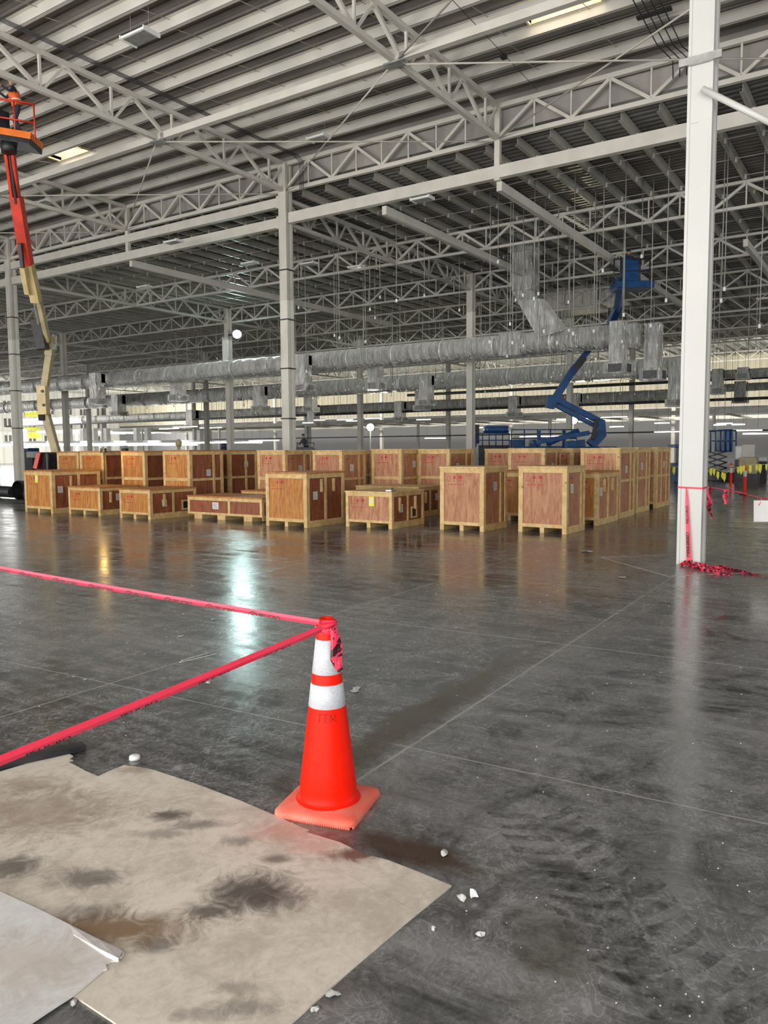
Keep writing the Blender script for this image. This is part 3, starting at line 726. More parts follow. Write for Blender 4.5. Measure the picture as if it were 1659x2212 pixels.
def crate(X, Y, wy, wx, h, label, front='ply_pink', side=None, mid_front=False, mid_side=False, uprights=(.72,), cleats=(), lab_side=None, yellow=None, lab_front=None, front_up=(), tallside=False, group=None, rz=0, lowskid='x', vent=None):
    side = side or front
    root = empty('wooden_crate', (X, Y, 0), label, 'crate', None, rz)
    def B(x0, x1, y0, y1, z0, z1, name, mat, bev=.004, par=root):
        return MB().box(x0, x1, y0, y1, z0, z1).build(name, M[mat], par, off=(0, 0, 0) if par is root else None, bevel=bev)
    t = .025; bw = .095 if h > .9 else .075; z0 = .11; zt = h-.035
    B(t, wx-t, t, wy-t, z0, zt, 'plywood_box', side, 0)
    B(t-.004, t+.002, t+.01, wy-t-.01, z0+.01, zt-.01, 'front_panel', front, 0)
    if lowskid == 'x':
        for yy_ in (.0, wy/2-.045, wy-.09): B(0.0, wx, yy_, yy_+.09, 0, z0, 'skid', 'pine')
    else:
        for q in (.13, .48, .80): B(.0, wx, wy*q-.0, wy*q+.26, 0, z0, 'skid', 'pine')
    B(-.012, wx+.012, -.012, wy+.012, zt, h, 'lid', 'ply_orange' if front != 'ply_pink' else 'pine')
    # front (left-hand) face battens
    for yy_ in (0, wy-bw)+tuple(wy*f_-bw/2 for f_ in front_up): B(-.001, t-.004, yy_, yy_+bw, z0 if h > .9 else z0, zt, 'batten', 'pine')
    B(.001, t-.004, bw, wy-bw, zt-bw, zt, 'batten', 'pine'); B(.001, t-.004, bw, wy-bw, z0, z0+bw*.75, 'batten', 'pine')
    if mid_front: B(.001, t-.004, bw, wy-bw, .84, .84+bw*.85, 'batten', 'pine')
    # right-hand face battens
    for f_ in (0.0,)+tuple(uprights)+(1.0,):
        xx = min(max(f_*wx-bw/2, .026), wx-bw-.001); B(xx, xx+bw*.8, -.001, t-.001, z0, zt, 'batten', 'pine')
    B(.026, wx, .001, t-.002, zt-bw, zt, 'batten', 'pine'); B(.026, wx, .001, t-.002, .03, z0+.03, 'batten', 'pine')
    if mid_side: B(.1, wx-.02, .001, t-.002, .84, .84+bw*.7, 'batten', 'pine')
    B(wx-t, wx+.001, 0, bw, z0, zt, 'batten', 'pine'); B(wx-t, wx+.001, wy-bw, wy, z0, zt, 'batten', 'pine')
    for f_ in cleats: B(f_*wx, f_*wx+.055, -.02, t, zt-bw-.30, zt-bw-.02, 'cleat', 'pine')
    mb = MB(); stencil(mb, 0, 0, zt-bw-.17, .125, lambda u, v: (.0205, wy-bw-.07-u, v))
    mb.build('stencil_marks', M['stencil'], root, off=(0, 0, 0))
    mb = MB(); stencil(mb, 0, 0, zt-bw-.15, .075, lambda u, v: (.15+u, .0235, v))
    mb.build('stencil_marks', M['stencil'], root, off=(0, 0, 0))
    if vent:
        vx = vent*wx; fr = MB()
        for (xa, xb, za, zb) in ((vx, vx+.24, .17, .21), (vx, vx+.24, .38, .42), (vx, vx+.04, .21, .38), (vx+.20, vx+.24, .21, .38)): fr.box(xa, xb, .004, .026, za, zb)
        fo_ = fr.build('vent_frame', M['pine'], root, off=(0, 0, 0)); MB().box(vx+.04, vx+.20, .018, .026, .21, .38).build('vent_mesh', M['black'], fo_, off=(0, 0, 0))
    def sheet(name, mat, P, a, b, ink=True):
        o = MB().add([P(0, 0), P(a, 0), P(a, b), P(0, b)], [(0, 1, 2, 3)]).build(name, M[mat], root, off=(0, 0, 0))
        if ink:
            g = MB()
            for i in range(5):
                v = b*(.84-i*.16); g.add([P(a*.1, v, 1), P(a*(.9-.12*(i % 3)), v, 1), P(a*(.9-.12*(i % 3)), v-b*.05, 1), P(a*.1, v-b*.05, 1)], [(0, 1, 2, 3)])
            g.build('print', M['ink'], o, off=(0, 0, 0))
        return o
    if lab_side: sheet('shipping_label', 'paper', lambda u, v, k=0: (lab_side[0]*wx+u, .0215-.001*k, lab_side[1]*h+v), .15, .17)
    if lab_front: sheet('shipping_label', 'paper', lambda u, v, k=0: (.0195-.001*k, lab_front[0]*wy-u, lab_front[1]*h+v), .2, .16)
    if yellow is not None:
        o = sheet('yellow_tag', 'sticker_yellow', lambda u, v, k=0: (.0195-.001*k, yellow*wy-u, zt-bw-.20+v), .13, .22, False)
        MB().add([(.0185, yellow*wy-.03, zt-bw-.14), (.0185, yellow*wy-.10, zt-bw-.14), (.0185, yellow*wy-.10, zt-bw-.04), (.0185, yellow*wy-.03, zt-bw-.04)], [(0, 1, 2, 3)]).build('print', M['paper'], o, off=(0, 0, 0))
    return root
T = dict(mid_front=True, mid_side=True)
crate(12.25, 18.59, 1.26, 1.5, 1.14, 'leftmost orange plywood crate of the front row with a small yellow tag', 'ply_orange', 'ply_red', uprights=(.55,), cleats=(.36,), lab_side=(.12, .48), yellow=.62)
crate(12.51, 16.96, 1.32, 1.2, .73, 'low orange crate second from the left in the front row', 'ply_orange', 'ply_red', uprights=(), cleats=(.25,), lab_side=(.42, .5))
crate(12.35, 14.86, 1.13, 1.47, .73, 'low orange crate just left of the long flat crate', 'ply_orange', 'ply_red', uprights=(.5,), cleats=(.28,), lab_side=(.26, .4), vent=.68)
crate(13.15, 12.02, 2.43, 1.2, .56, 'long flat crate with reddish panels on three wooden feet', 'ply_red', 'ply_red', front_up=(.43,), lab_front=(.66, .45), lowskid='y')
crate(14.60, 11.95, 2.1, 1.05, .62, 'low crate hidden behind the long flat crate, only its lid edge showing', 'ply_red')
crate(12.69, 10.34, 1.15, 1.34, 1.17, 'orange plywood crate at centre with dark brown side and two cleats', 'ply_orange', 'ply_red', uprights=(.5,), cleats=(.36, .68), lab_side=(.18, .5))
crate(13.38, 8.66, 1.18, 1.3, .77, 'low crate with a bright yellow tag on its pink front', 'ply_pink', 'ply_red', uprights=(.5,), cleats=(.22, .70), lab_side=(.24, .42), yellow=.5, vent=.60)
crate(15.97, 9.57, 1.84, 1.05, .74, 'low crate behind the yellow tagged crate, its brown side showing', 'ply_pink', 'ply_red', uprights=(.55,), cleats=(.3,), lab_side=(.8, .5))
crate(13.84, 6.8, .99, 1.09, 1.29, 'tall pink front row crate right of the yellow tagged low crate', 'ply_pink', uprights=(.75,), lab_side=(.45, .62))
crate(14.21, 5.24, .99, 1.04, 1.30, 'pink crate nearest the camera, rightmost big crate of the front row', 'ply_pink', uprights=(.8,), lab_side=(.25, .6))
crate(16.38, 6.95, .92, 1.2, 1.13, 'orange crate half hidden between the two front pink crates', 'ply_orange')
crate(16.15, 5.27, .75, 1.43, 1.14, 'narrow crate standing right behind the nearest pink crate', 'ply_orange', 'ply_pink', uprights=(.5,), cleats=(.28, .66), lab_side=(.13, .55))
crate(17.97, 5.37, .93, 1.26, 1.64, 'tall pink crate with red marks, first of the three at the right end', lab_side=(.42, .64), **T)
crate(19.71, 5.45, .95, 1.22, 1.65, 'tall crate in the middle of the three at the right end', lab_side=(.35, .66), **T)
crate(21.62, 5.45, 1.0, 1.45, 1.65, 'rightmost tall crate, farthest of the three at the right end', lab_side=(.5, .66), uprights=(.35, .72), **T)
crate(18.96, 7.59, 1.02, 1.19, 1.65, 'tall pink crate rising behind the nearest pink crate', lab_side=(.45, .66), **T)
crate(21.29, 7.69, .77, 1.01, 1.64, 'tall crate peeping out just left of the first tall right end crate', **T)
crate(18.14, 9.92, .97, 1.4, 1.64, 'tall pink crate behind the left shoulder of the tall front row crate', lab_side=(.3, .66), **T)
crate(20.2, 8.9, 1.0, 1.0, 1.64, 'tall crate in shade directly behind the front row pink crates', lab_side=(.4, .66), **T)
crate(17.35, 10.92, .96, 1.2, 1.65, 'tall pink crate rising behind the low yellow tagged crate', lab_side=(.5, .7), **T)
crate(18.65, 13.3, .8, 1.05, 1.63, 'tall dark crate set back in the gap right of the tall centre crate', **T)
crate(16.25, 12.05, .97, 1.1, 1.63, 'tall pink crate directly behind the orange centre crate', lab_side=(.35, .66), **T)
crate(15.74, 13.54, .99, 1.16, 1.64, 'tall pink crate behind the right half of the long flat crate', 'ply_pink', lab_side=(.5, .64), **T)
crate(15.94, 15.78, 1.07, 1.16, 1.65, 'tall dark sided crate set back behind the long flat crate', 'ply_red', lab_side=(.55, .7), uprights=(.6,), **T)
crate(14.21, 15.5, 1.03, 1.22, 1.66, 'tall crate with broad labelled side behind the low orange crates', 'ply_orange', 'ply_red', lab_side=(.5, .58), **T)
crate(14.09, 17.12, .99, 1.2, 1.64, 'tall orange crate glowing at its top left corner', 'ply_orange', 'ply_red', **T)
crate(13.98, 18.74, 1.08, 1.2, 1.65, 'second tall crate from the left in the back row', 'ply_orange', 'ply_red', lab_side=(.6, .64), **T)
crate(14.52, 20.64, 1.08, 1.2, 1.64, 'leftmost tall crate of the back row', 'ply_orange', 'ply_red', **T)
# warm work lamp standing behind the crate that glows
wl = Vector((13.75, 18.4, 0)); root = empty('work_lamp', wl, 'small warm work lamp standing between the tall orange crates', 'lamp')
MB().tube([wl, wl+Vector((0, 0, 1.62))], .012, 6).build('lamp_pole', M['black'], root)
MB().box(wl.x-.05, wl.x+.03, wl.y-.09, wl.y+.09, 1.60, 1.72).build('lamp_head', M['black'], root)
l = bpy.data.lights.new('work_lamp_light', 'POINT'); l.energy = 9; l.color = (1, .62, .2); l.shadow_soft_size = .06
o = bpy.data.objects.new('work_lamp_light', l); COL.objects.link(o); o.parent = root; o.location = (-.18, -.1, 1.66)
# metal fitting on the low crate lid
p = Vector((13.5, 8.75, .77)); thing(MB().box(p.x, p.x+.2, p.y, p.y+.14, .775, .80).tube([(p.x+.03, p.y+.07, .80), (p.x+.17, p.y+.07, .83)], .018, 8), 'metal_fitting', M['galv'], p, 'small metal fitting lying on the yellow tagged crate', 'fitting')
for px_, s_ in ((300, 0),):
    pass

# ------------------------------------------------------------------ people
def person(name_label, joints, radii, edges, base, skinmat, helmet=None, vest=None, hatmat='hat_dark', bodymat='denim'):
    root = empty('person', base, name_label, 'person')
    me = bpy.data.meshes.new('body'); me.from_pydata([tuple(Vector(j)-Vector(base)) for j in joints], edges, []); me.materials.append(M[bodymat])
    o = bpy.data.objects.new('body', me); COL.objects.link(o); o.parent = root
    md = o.modifiers.new('skin', 'SKIN'); me.skin_vertices or None
    lay = me.skin_vertices[0] if me.skin_vertices else None
    if lay is None:
        bpy.context.view_layer.update()
    for i, r_ in enumerate(radii):
        me.skin_vertices[0].data[i].radius = (r_, r_)
    me.skin_vertices[0].data[0].use_root = True
    o.modifiers.new('sub', 'SUBSURF').levels = 1; o.modifiers['sub'].render_levels = 1
    return root
def figure(base, yaw, s, label, arms='out', lean=.15, mats=('vest', 'denim', 'hat_dark'), legs=True, bend=.0):
    b = Vector(base); c, n = math.cos(yaw), math.sin(yaw)
    def P(f, r_, z): return b+Vector((c*f+n*r_, n*f-c*r_, z))*s
    root = empty('person', b, label, 'person')
    hip = .92-bend; ch = hip+.48
    J = [P(0, 0, hip), P(lean*.5, 0, hip+.22), P(lean, 0, ch), P(lean*1.1, 0, ch+.10), P(lean*1.25, 0, ch+.18),
         P(lean, .19, ch+.01), P(lean, -.19, ch+.01)]
    if arms == 'out': A = [P(lean+.16, .30, ch-.16), P(lean+.42, .26, ch-.02), P(lean+.16, -.30, ch-.16), P(lean+.42, -.26, ch-.02)]
    else: A = [P(lean+.1, .27, ch-.24), P(lean+.32, .20, ch-.30), P(lean+.1, -.27, ch-.24), P(lean+.32, -.20, ch-.30)]
    J += A
    E_ = [(0, 1), (1, 2), (2, 3), (3, 4), (2, 5), (2, 6), (5, 7), (7, 8), (6, 9), (9, 10)]
    Rr = [.13, .13, .14, .06, .06, .07, .07, .05, .035, .05, .035]
    if legs:
        k = len(J); J += [P(.0, .10, hip-.06), P(.06+bend, .11, hip*.5), P(-.02, .12, .08), P(.14, .13, .04), P(.0, -.10, hip-.06), P(.06+bend, -.11, hip*.5), P(-.02, -.12, .08), P(.14, -.13, .04)]
        E_ += [(0, k), (k, k+1), (k+1, k+2), (k+2, k+3), (0, k+4), (k+4, k+5), (k+5, k+6), (k+6, k+7)]; Rr += [.09, .065, .05, .04]*2
    me = bpy.data.meshes.new('body'); me.from_pydata([tuple(j-b) for j in J], E_, []); me.materials.append(M[mats[1]])
    o = bpy.data.objects.new('body', me); COL.objects.link(o); o.parent = root
    o.modifiers.new('skin', 'SKIN'); sv = me.skin_vertices[0].data
    for i, r_ in enumerate(Rr): sv[i].radius = (r_*s, r_*s)
    for q in sv: q.use_root = False
    sv[0].use_root = True
    sb = o.modifiers.new('sub', 'SUBSURF'); sb.levels = 1; sb.render_levels = 1
    hc = P(lean*1.3+.01, 0, ch+.27)
    hd = MB().lathe([(0.001, -.125), (.05, -.12), (.072, -.07), (.082, 0), (.08, .05), (.05, .10), (.001, .115)], (0, 0, 0), 16)
    hd.v = [tuple(hc+Vector(v)*s) for v in hd.v]
    nf = P(lean*1.3+.095, 0, ch+.26); hd.beam(nf-Vector((0, 0, .02))*s, nf+Vector((0, 0, .02))*s, .022*s, .022*s)
    for r_ in (.082, -.082):
        e = P(lean*1.3, r_, ch+.26); hd.beam(e-Vector((0, 0, .025))*s, e+Vector((0, 0, .025))*s, .02*s, .03*s)
    hd.build('head', M['skin'], root)
    hh = MB().lathe([(.125, .03), (.105, .035), (.10, .06), (.09, .11), (.055, .145), (.001, .155)], (0, 0, 0), 16); hh.v = [tuple(hc+Vector(v)*s) for v in hh.v]; hh.build('hard_hat', M[mats[2]], root)
    vt = MB().tube([P(.01, 0, hip+.02), P(lean*.5, 0, hip+.2), P(lean*.95, 0, ch-.06), P(lean*1.05, 0, ch+.05)], [.165*s, .165*s, .185*s, .10*s], 14); vt.build('vest', M[mats[0]], root)
    st = MB().tube([P(lean*.45, 0, hip+.17), P(lean*.5, 0, hip+.22)], .17*s, 14); st.build('reflective_stripe', M['white_plastic'], root)
    for r_ in (.26, -.26) if arms == 'out' else (.20, -.20):
        f0, z0 = (lean+.42, ch-.02) if arms == 'out' else (lean+.32, ch-.30)
        hb = MB()
        for q in range(4): hb.tube([P(f0+.02, r_-.03+q*.02, z0), P(f0+.09-.006*abs(q-1.5), r_-.03+q*.02, z0-.015), P(f0+.11, r_-.03+q*.02, z0-.05)], .009*s, 5)
        hb.tube([P(f0, r_+.03, z0), P(f0+.05, r_+.055, z0-.01)], .010*s, 5); hb.tube([P(f0-.03, r_, z0), P(f0+.03, r_, z0)], .034*s, 8)
        hb.build('hand', M['skin'], root)
    return root

# ------------------------------------------------------------------ red and tan boom lift at left
bz = 24.6
base = dz(112, 1060, bz); base.z = 0
root = empty('boom_lift', base, 'tall boom lift at left with red and tan arms and an orange basket', 'boom lift')
def Q(px, py, z): return dz(px, py, z)
def seg(name, a, b, wd, hg, mat, par=None, n=None):
    return MB().beam(a, b, wd, hg, ref=tuple(fw)).build(name, M[mat], par or root, bevel=.012)
ch = MB().box(base.x-.45, base.x+.5, base.y-.33, base.y+.33, .3, .95); ch.build('chassis', M['red_paint'], root, bevel=.03)
MB().box(base.x-.30, base.x+.35, base.y-.28, base.y+.30, .95, 1.62).build('turntable', M['dark_metal'], root, bevel=.05)
MB().beam(Q(78, 1012, bz-.3), Q(86, 978, bz-.3), .12, .2, ref=tuple(fw)).build('outrigger', M['red_paint'], root)
for sx in (-1, 1):
    for sy in (-1, 1):
        c = Vector((base.x+sx*.4, base.y+sy*.36, .3)); MB().tube([c-Vector((0, .1, 0)), c+Vector((0, .1, 0))], .3, 20).build('wheel', M['black'], root)
zB = bz
seg('lower_arm', Q(122, 978, zB), Q(97, 888, zB), .22, .24, 'tan_dull')
lk = seg('link_housing', Q(95, 896, zB-.15), Q(92, 834, zB-.15), .28, .3, 'tan_paint')
for (a, b) in ((91, 845), (94, 875)):
    c = Q(a, b, zB-.33); MB().tube([c, c+fw*.03], .045, 14).build('pin_hole', M['black'], lk)
MB().box(*[v for pair in zip(Q(96, 897, zB)-Vector((.13, .13, .17)), Q(96, 897, zB)+Vector((.13, .13, .05))) for v in pair]).build('pivot_block', M['black'], root)
seg('middle_arm', Q(97, 838, zB), Q(108, 762, zB), .2, .22, 'tan_dull')
seg('middle_arm', Q(107, 768, zB-.05), Q(109, 724, zB-.1), .24, .24, 'tan_dull')
seg('knuckle', Q(116, 756, zB), Q(116, 724, zB), .08, .3, 'galv')
seg('boom_cylinder', Q(92, 755, zB-.4), Q(80, 690, zB-.4), .3, .3, 'black')
seg('main_boom', Q(104, 738, zB-.3), Q(82, 640, zB-1), .13, .2, 'tan_dull')
seg('boom_slide', Q(84, 700, zB-.6), Q(72, 640, zB-1.1), .06, .1, 'galv')
seg('main_boom', Q(79, 652, zB-1), Q(61, 570, zB-1.6), .26, .26, 'tan_paint')
seg('boom_cover', Q(61, 634, zB-1.3), Q(50, 577, zB-1.8), .15, .2, 'tan_paint')
seg('fly_boom', Q(59, 572, zB-1.6), Q(35, 425, zB-2.5), .30, .26, 'red_paint')
seg('hose_tray', Q(49, 578, zB-1.9), Q(43, 525, zB-2.1), .10, .1, 'black')
seg('hose', Q(36, 440, zB-2.5), Q(20, 325, zB-3.2), .07, .1, 'black')
seg('jib_boom', Q(27, 430, zB-2.5), Q(13, 330, zB-3.2), .085, .12, 'red_paint')
seg('jib_boom', Q(40, 425, zB-2.5), Q(28, 330, zB-3.2), .085, .12, 'red_paint')
seg('jib_rod', Q(24, 370, zB-2.9), Q(20, 335, zB-3.1), .04, .06, 'galv')
zb = 21.2
bc = Q(20, 305, zb)
MB().tube([Q(20, 330, zb), Q(18, 306, zb)], .2, 10).build('basket_rotator', M['black'], root)
def plat(a, b, z0, z1, mat, name): MB().beam(Q(a[0], a[1], zb), Q(b[0], b[1], zb), .75, z1, ref=(0, 0, 1)).build(name, M[mat], root, bevel=.01)
plat((-45, 284), (80, 305), 0, .17, 'orange_paint', 'basket_floor')
plat((-40, 299), (78, 318), 0, .12, 'dark_metal', 'basket_underframe')
for px, py in ((-40, 285), (-5, 290), (33, 296), (76, 304)):
    for dd in (-.35, .35):
        p0 = Q(px, py, zb+dd); MB().tube([p0, p0+Vector((0, 0, .92))], .022, 6).build('rail_post', M['red_paint' if dd < 0 else 'orange_paint'], root)
for dd in (-.35, .35):
    for hh_ in (.45, .92):
        MB().tube([Q(-40, 285, zb+dd)+Vector((0, 0, hh_)), Q(76, 304, zb+dd)+Vector((0, 0, hh_))], .02, 6).build('guard_rail', M['red_paint'], root)
MB().box(bc.x-.35, bc.x+.05, bc.y+.0, bc.y+.5, bc.z+.15, bc.z+.75).build('control_panel', M['dark_metal'], root, bevel=.03)
fp = Q(41, 292, zb); figure(fp+Vector((0, 0, .02)), YAW+2.2, .80, 'worker in red orange vest and dark hard hat in the left raised basket', 'out', .12, bend=.05)

# black pipe lying left of the crates
pb = gp(45, 1079); root = empty('black_pipe', pb, 'big black pipe section lying on the floor left of the crates', 'pipe')
a = Vector((pb.x-.05, pb.y+.1, .32)); b_ = a+Vector((1.7, .1, 0))
MB().tube([a, b_], .32, 28, caps=False).tube([b_, a], .285, 28, caps=False).build('pipe_wall', M['black'], root)
for q in range(5): MB().tube([a+(b_-a)*(q*.2+.03), a+(b_-a)*(q*.2+.07)], .335, 28, caps=False).build('rib', M['dark_metal'], root)
pc = gp(-60, 1064)
thing(MB().tube([(a.x+.3, a.y+.75, .22), (a.x+.6, a.y+4.4, .22)], .2, 14), 'black_hose', M['black'], (a.x+.1, a.y+.35, 0), 'dark hose lying behind the black pipe at the left edge', 'hose')

# ------------------------------------------------------------------ blue boom lift
bz = 34.0
base = dz(1275, 1040, bz); base.z = 0
root = empty('boom_lift', base, 'blue articulated boom lift raised behind the crates at right', 'boom lift')
MB().box(base.x-1.1, base.x+1.1, base.y-.9, base.y+.9, .4, 1.0).build('chassis', M['blue'], root, bevel=.04)
MB().box(base.x-1.0, base.x+1.3, base.y-.8, base.y+.7, 1.0, 1.7).build('turntable', M['blue'], root, bevel=.08)
for sx in (-1, 1):
    for sy in (-1, 1):
        c = Vector((base.x+sx*.9, base.y+sy*1.0, .5)); MB().tube([c-Vector((0, .18, 0)), c+Vector((0, .18, 0))], .5, 22).build('wheel', M['black'], root)
seg('riser_link', Q(1160, 955, bz), Q(1272, 935, bz), .2, .25, 'blue')
seg('riser_link', Q(1222, 962, bz), Q(1262, 958, bz), .35, .4, 'blue')
MB().tube([Q(1180, 960, bz), Q(1250, 930, bz)], .11, 8).build('lift_cylinder', M['blue'], root)
seg('elbow_housing', Q(1275, 962, bz), Q(1300, 935, bz), .42, .4, 'blue')
seg('elbow_housing', Q(1300, 942, bz), Q(1297, 908, bz), .32, .35, 'blue')
seg('leveling_cylinder', Q(1280, 950, bz-.25), Q(1289, 905, bz-.25), .15, .15, 'black')
seg('lower_arm', Q(1300, 912, bz), Q(1200, 862, bz), .24, .26, 'blue')
seg('parallel_arm', Q(1286, 920, bz), Q(1194, 872, bz+.1), .18, .2, 'blue')
seg('knuckle', Q(1187, 882, bz), Q(1192, 856, bz), .38, .34, 'blue')
seg('main_boom', Q(1192, 872, bz), Q(1240, 795, bz), .30, .3, 'blue')
seg('main_boom', Q(1236, 800, bz), Q(1290, 733, bz), .24, .26, 'blue')
seg('boom_sleeve', Q(1234, 808, bz-.05), Q(1262, 772, bz-.05), .27, .2, 'black')
seg('fly_boom', Q(1288, 736, bz), Q(1322, 692, bz), .2, .22, 'blue')
seg('jib_boom', Q(1320, 697, bz), Q(1336, 660, 32.8), .3, .26, 'blue')
seg('jib_boom', Q(1334, 668, 33), Q(1342, 618, 30.8), .24, .26, 'blue')
def bx(px0, px1, py0, py1, z0, z1, name, mat, bev=.02):
    a = Q((px0+px1)/2, (py0+py1)/2, (z0+z1)/2); wd = (px1-px0)*(z0+z1)/2/F; hg = (py1-py0)*(z0+z1)/2/F; dp = z1-z0
    c = MB(); vs = []
    for sz in (-1, 1):
        for sx, sd in ((-1, -1), (1, -1), (1, 1), (-1, 1)): vs.append(a+rt*sx*wd/2+fw*sd*dp/2+up*sz*hg/2)
    c.add(vs, [(0,3,2,1),(4,5,6,7),(0,1,5,4),(1,2,6,5),(2,3,7,6),(3,0,4,7)])
    return c.build(name, M[mat], root, bevel=bev)
bk = 30.6
bx(1326, 1404, 612, 626, bk-.5, bk+.5, 'basket_floor', 'blue')
bx(1343, 1378, 563, 618, bk-.45, bk-.1, 'control_cabinet', 'blue', .05)
bx(1326, 1345, 605, 628, bk-.4, bk+.4, 'basket_bracket', 'blue')
for px in (1326, 1340, 1382, 1403):
    for dd in (-.45, .45):
        p0 = Q(px, 614, bk+dd); MB().tube([p0, p0+Vector((0, 0, .95))], .025, 6).build('rail_post', M['dark_metal'], root)
for dd in (-.45, .45):
    for hh_ in (.5, .95): MB().tube([Q(1326, 614, bk+dd)+Vector((0, 0, hh_)), Q(1403, 614, bk+dd)+Vector((0, 0, hh_))], .025, 6).build('guard_rail', M['dark_metal'], root)
figure(Q(1357, 614, bk+.28), YAW+2.8, .72, 'worker in dark helmet standing in the raised blue basket', 'down', .05, mats=('blue', 'denim', 'hat_dark'))

# ------------------------------------------------------------------ blue scissor lifts and machines behind the crates
def machine_frame(px0, px1, py0, py1, z, dp, lab, cat, name, boxes, rails=True):
    global root
    p = dz((px0+px1)/2, 1000, z); p.z = 0; root = empty(name, p, lab, cat)
    for b in boxes: bx(*b)
    if rails:
        n = 5
        for dd in (-dp/2, dp/2):
            for i in range(n+1):
                px = px0+(px1-px0)*i/n; p0 = Q(px, py1, z+dd); p1 = Q(px, py0, z+dd); MB().tube([p0, p1], .03, 6).build('rail_post', M['blue'], root)
            for t in (0, .5): MB().tube([Q(px0, py0+(py1-py0)*t, z+dd), Q(px1, py0+(py1-py0)*t, z+dd)], .03, 6).build('guard_rail', M['blue'], root)
z_ = 39
machine_frame(1105, 1245, 928, 966, z_, 1.2, 'blue scissor lift with long railed deck behind the crates', 'scissor lift', 'scissor_lift',
    [(1103, 1128, 950, 1040, z_-.5, z_+.5, 'lift_body', 'blue'), (1145, 1160, 950, 1040, z_-.5, z_+.5, 'lift_body', 'blue'), (1103, 1245, 964, 972, z_-.6, z_+.6, 'deck', 'blue'), (1162, 1168, 930, 966, z_-.6, z_-.5, 'panel', 'blue'), (1214, 1222, 930, 966, z_-.6, z_-.5, 'panel', 'blue'), (1110, 1240, 1015, 1045, z_-.5, z_+.5, 'base_frame', 'blue')])
z_ = 43
machine_frame(1028, 1100, 936, 966, z_, 1.4, 'blue machine with a rounded blue tank behind the crates right of centre', 'machine', 'blue_machine',
    [(1045, 1097, 920, 936, z_-.6, z_+.6, 'tank', 'blue', .15), (1024, 1034, 918, 958, z_-.4, z_+.2, 'control_box', 'black'), (1030, 1100, 962, 1035, z_-.7, z_+.7, 'machine_body', 'dark_metal')])
z_ = 36
p = dz(1458, 1000, z_); machine_frame(1452, 1475, 962, 1020, z_, .9, 'blue machine edge visible just left of the white column', 'machine', 'blue_machine',
    [(1450, 1480, 960, 967, z_-.5, z_+.5, 'top_beam', 'blue'), (1466, 1478, 965, 1040, z_-.4, z_+.4, 'side_panel', 'blue'), (1448, 1480, 1000, 1042, z_-.5, z_+.5, 'base', 'blue')], False)
# scissor lift right of the white column
z_ = 38
machine_frame(1535, 1590, 930, 975, z_, 1.1, 'dark blue scissor lift right of the white column', 'scissor lift', 'scissor_lift',
    [(1555, 1576, 928, 976, z_-.5, z_+.3, 'control_cabinet', 'blue', .05), (1530, 1585, 1020, 1038, z_-.5, z_+.5, 'base_frame', 'dark_metal')], True)
for i in range(4):
    y0, y1 = 975+i*12, 987+i*12
    for dd in (-.4, .4):
        MB().beam(Q(1530, y0, z_+dd), Q(1570, y1, z_+dd), .06, .08, ref=tuple(fw)).build('scissor_arm', M['dark_metal'], root)
        MB().beam(Q(1570, y0, z_+dd), Q(1530, y1, z_+dd), .06, .08, ref=tuple(fw)).build('scissor_arm', M['dark_metal'], root)
# person on a platform behind the crates
z_ = 41
machine_frame(640, 678, 950, 968, z_, .9, 'dark lift platform edge behind the crates near the tall column', 'lift platform', 'lift_platform',
    [(640, 680, 966, 1037, z_-.5, z_+.5, 'lift_body', 'dark_metal')], False)
for px in (642, 678): MB().tube([Q(px, 968, z_), Q(px, 956, z_)], .02, 6).build('rail_post', M['black'], root)
MB().tube([Q(642, 957, z_), Q(678, 957, z_)], .02, 6).build('guard_rail', M['black'], root)
hp = Q(663, 986, z_+.1)
figure(Q(663, 996, z_+.75), YAW+2.5, .8, 'dark clad worker bending forward behind the crates near the tall column', 'down', .25, mats=('denim', 'denim', 'hat_dark'))
# far clutter: pale carts and a blue lift at the far left
for i, (px, py, w_, h_, z_, mat, lab) in enumerate(((62, 972, 38, 8, 60, 'blue', 'light blue machine arm far back at the left edge'), (70, 982, 22, 14, 58, 'white_plastic', 'white pallet load far back left of the lift'),
        (270, 966, 12, 6, 70, 'white_plastic', 'white cart roof behind the left crates'), (485, 962, 14, 10, 70, 'blue', 'small blue box behind the crates by the dark column'),
        (1601, 978, 22, 30, 34, 'white_plastic', 'white machine cabinet beyond the orange posts'), (1640, 992, 30, 10, 36, 'paper', 'pile of white sacks beyond the orange posts'))):
    p = dz(px, py, z_); hw, hh_ = w_*z_/F/2, h_*z_/F/2
    r_ = empty('floor_load', (p.x, p.y, 0), lab, 'load')
    MB().box(p.x-hw*.7, p.x+hw*.7, p.y-hw, p.y+hw, max(.05, p.z-hh_), p.z+hh_).build('load_body', M[mat], r_, bevel=.06)
    MB().box(p.x-hw*.7, p.x+hw*.7, p.y-hw, p.y+hw, 0, max(.05, p.z-hh_)).build('load_stand', M['dark_metal'], r_)
p = dz(1618, 975, 33); r_ = empty('olive_machine', (p.x, p.y, 0), 'small olive machine beside the white cabinet far right', 'machine')
MB().box(p.x-.3, p.x+.3, p.y-.35, p.y+.35, .5, 1.2).build('machine_body', M['tan_dull'], r_, bevel=.04); MB().box(p.x-.2, p.x+.2, p.y-.25, p.y+.25, 1.2, 1.75).build('machine_head', M['grey_steel'], r_, bevel=.03); MB().box(p.x-.35, p.x+.35, p.y-.4, p.y+.4, 0, .5).build('machine_base', M['dark_metal'], r_)
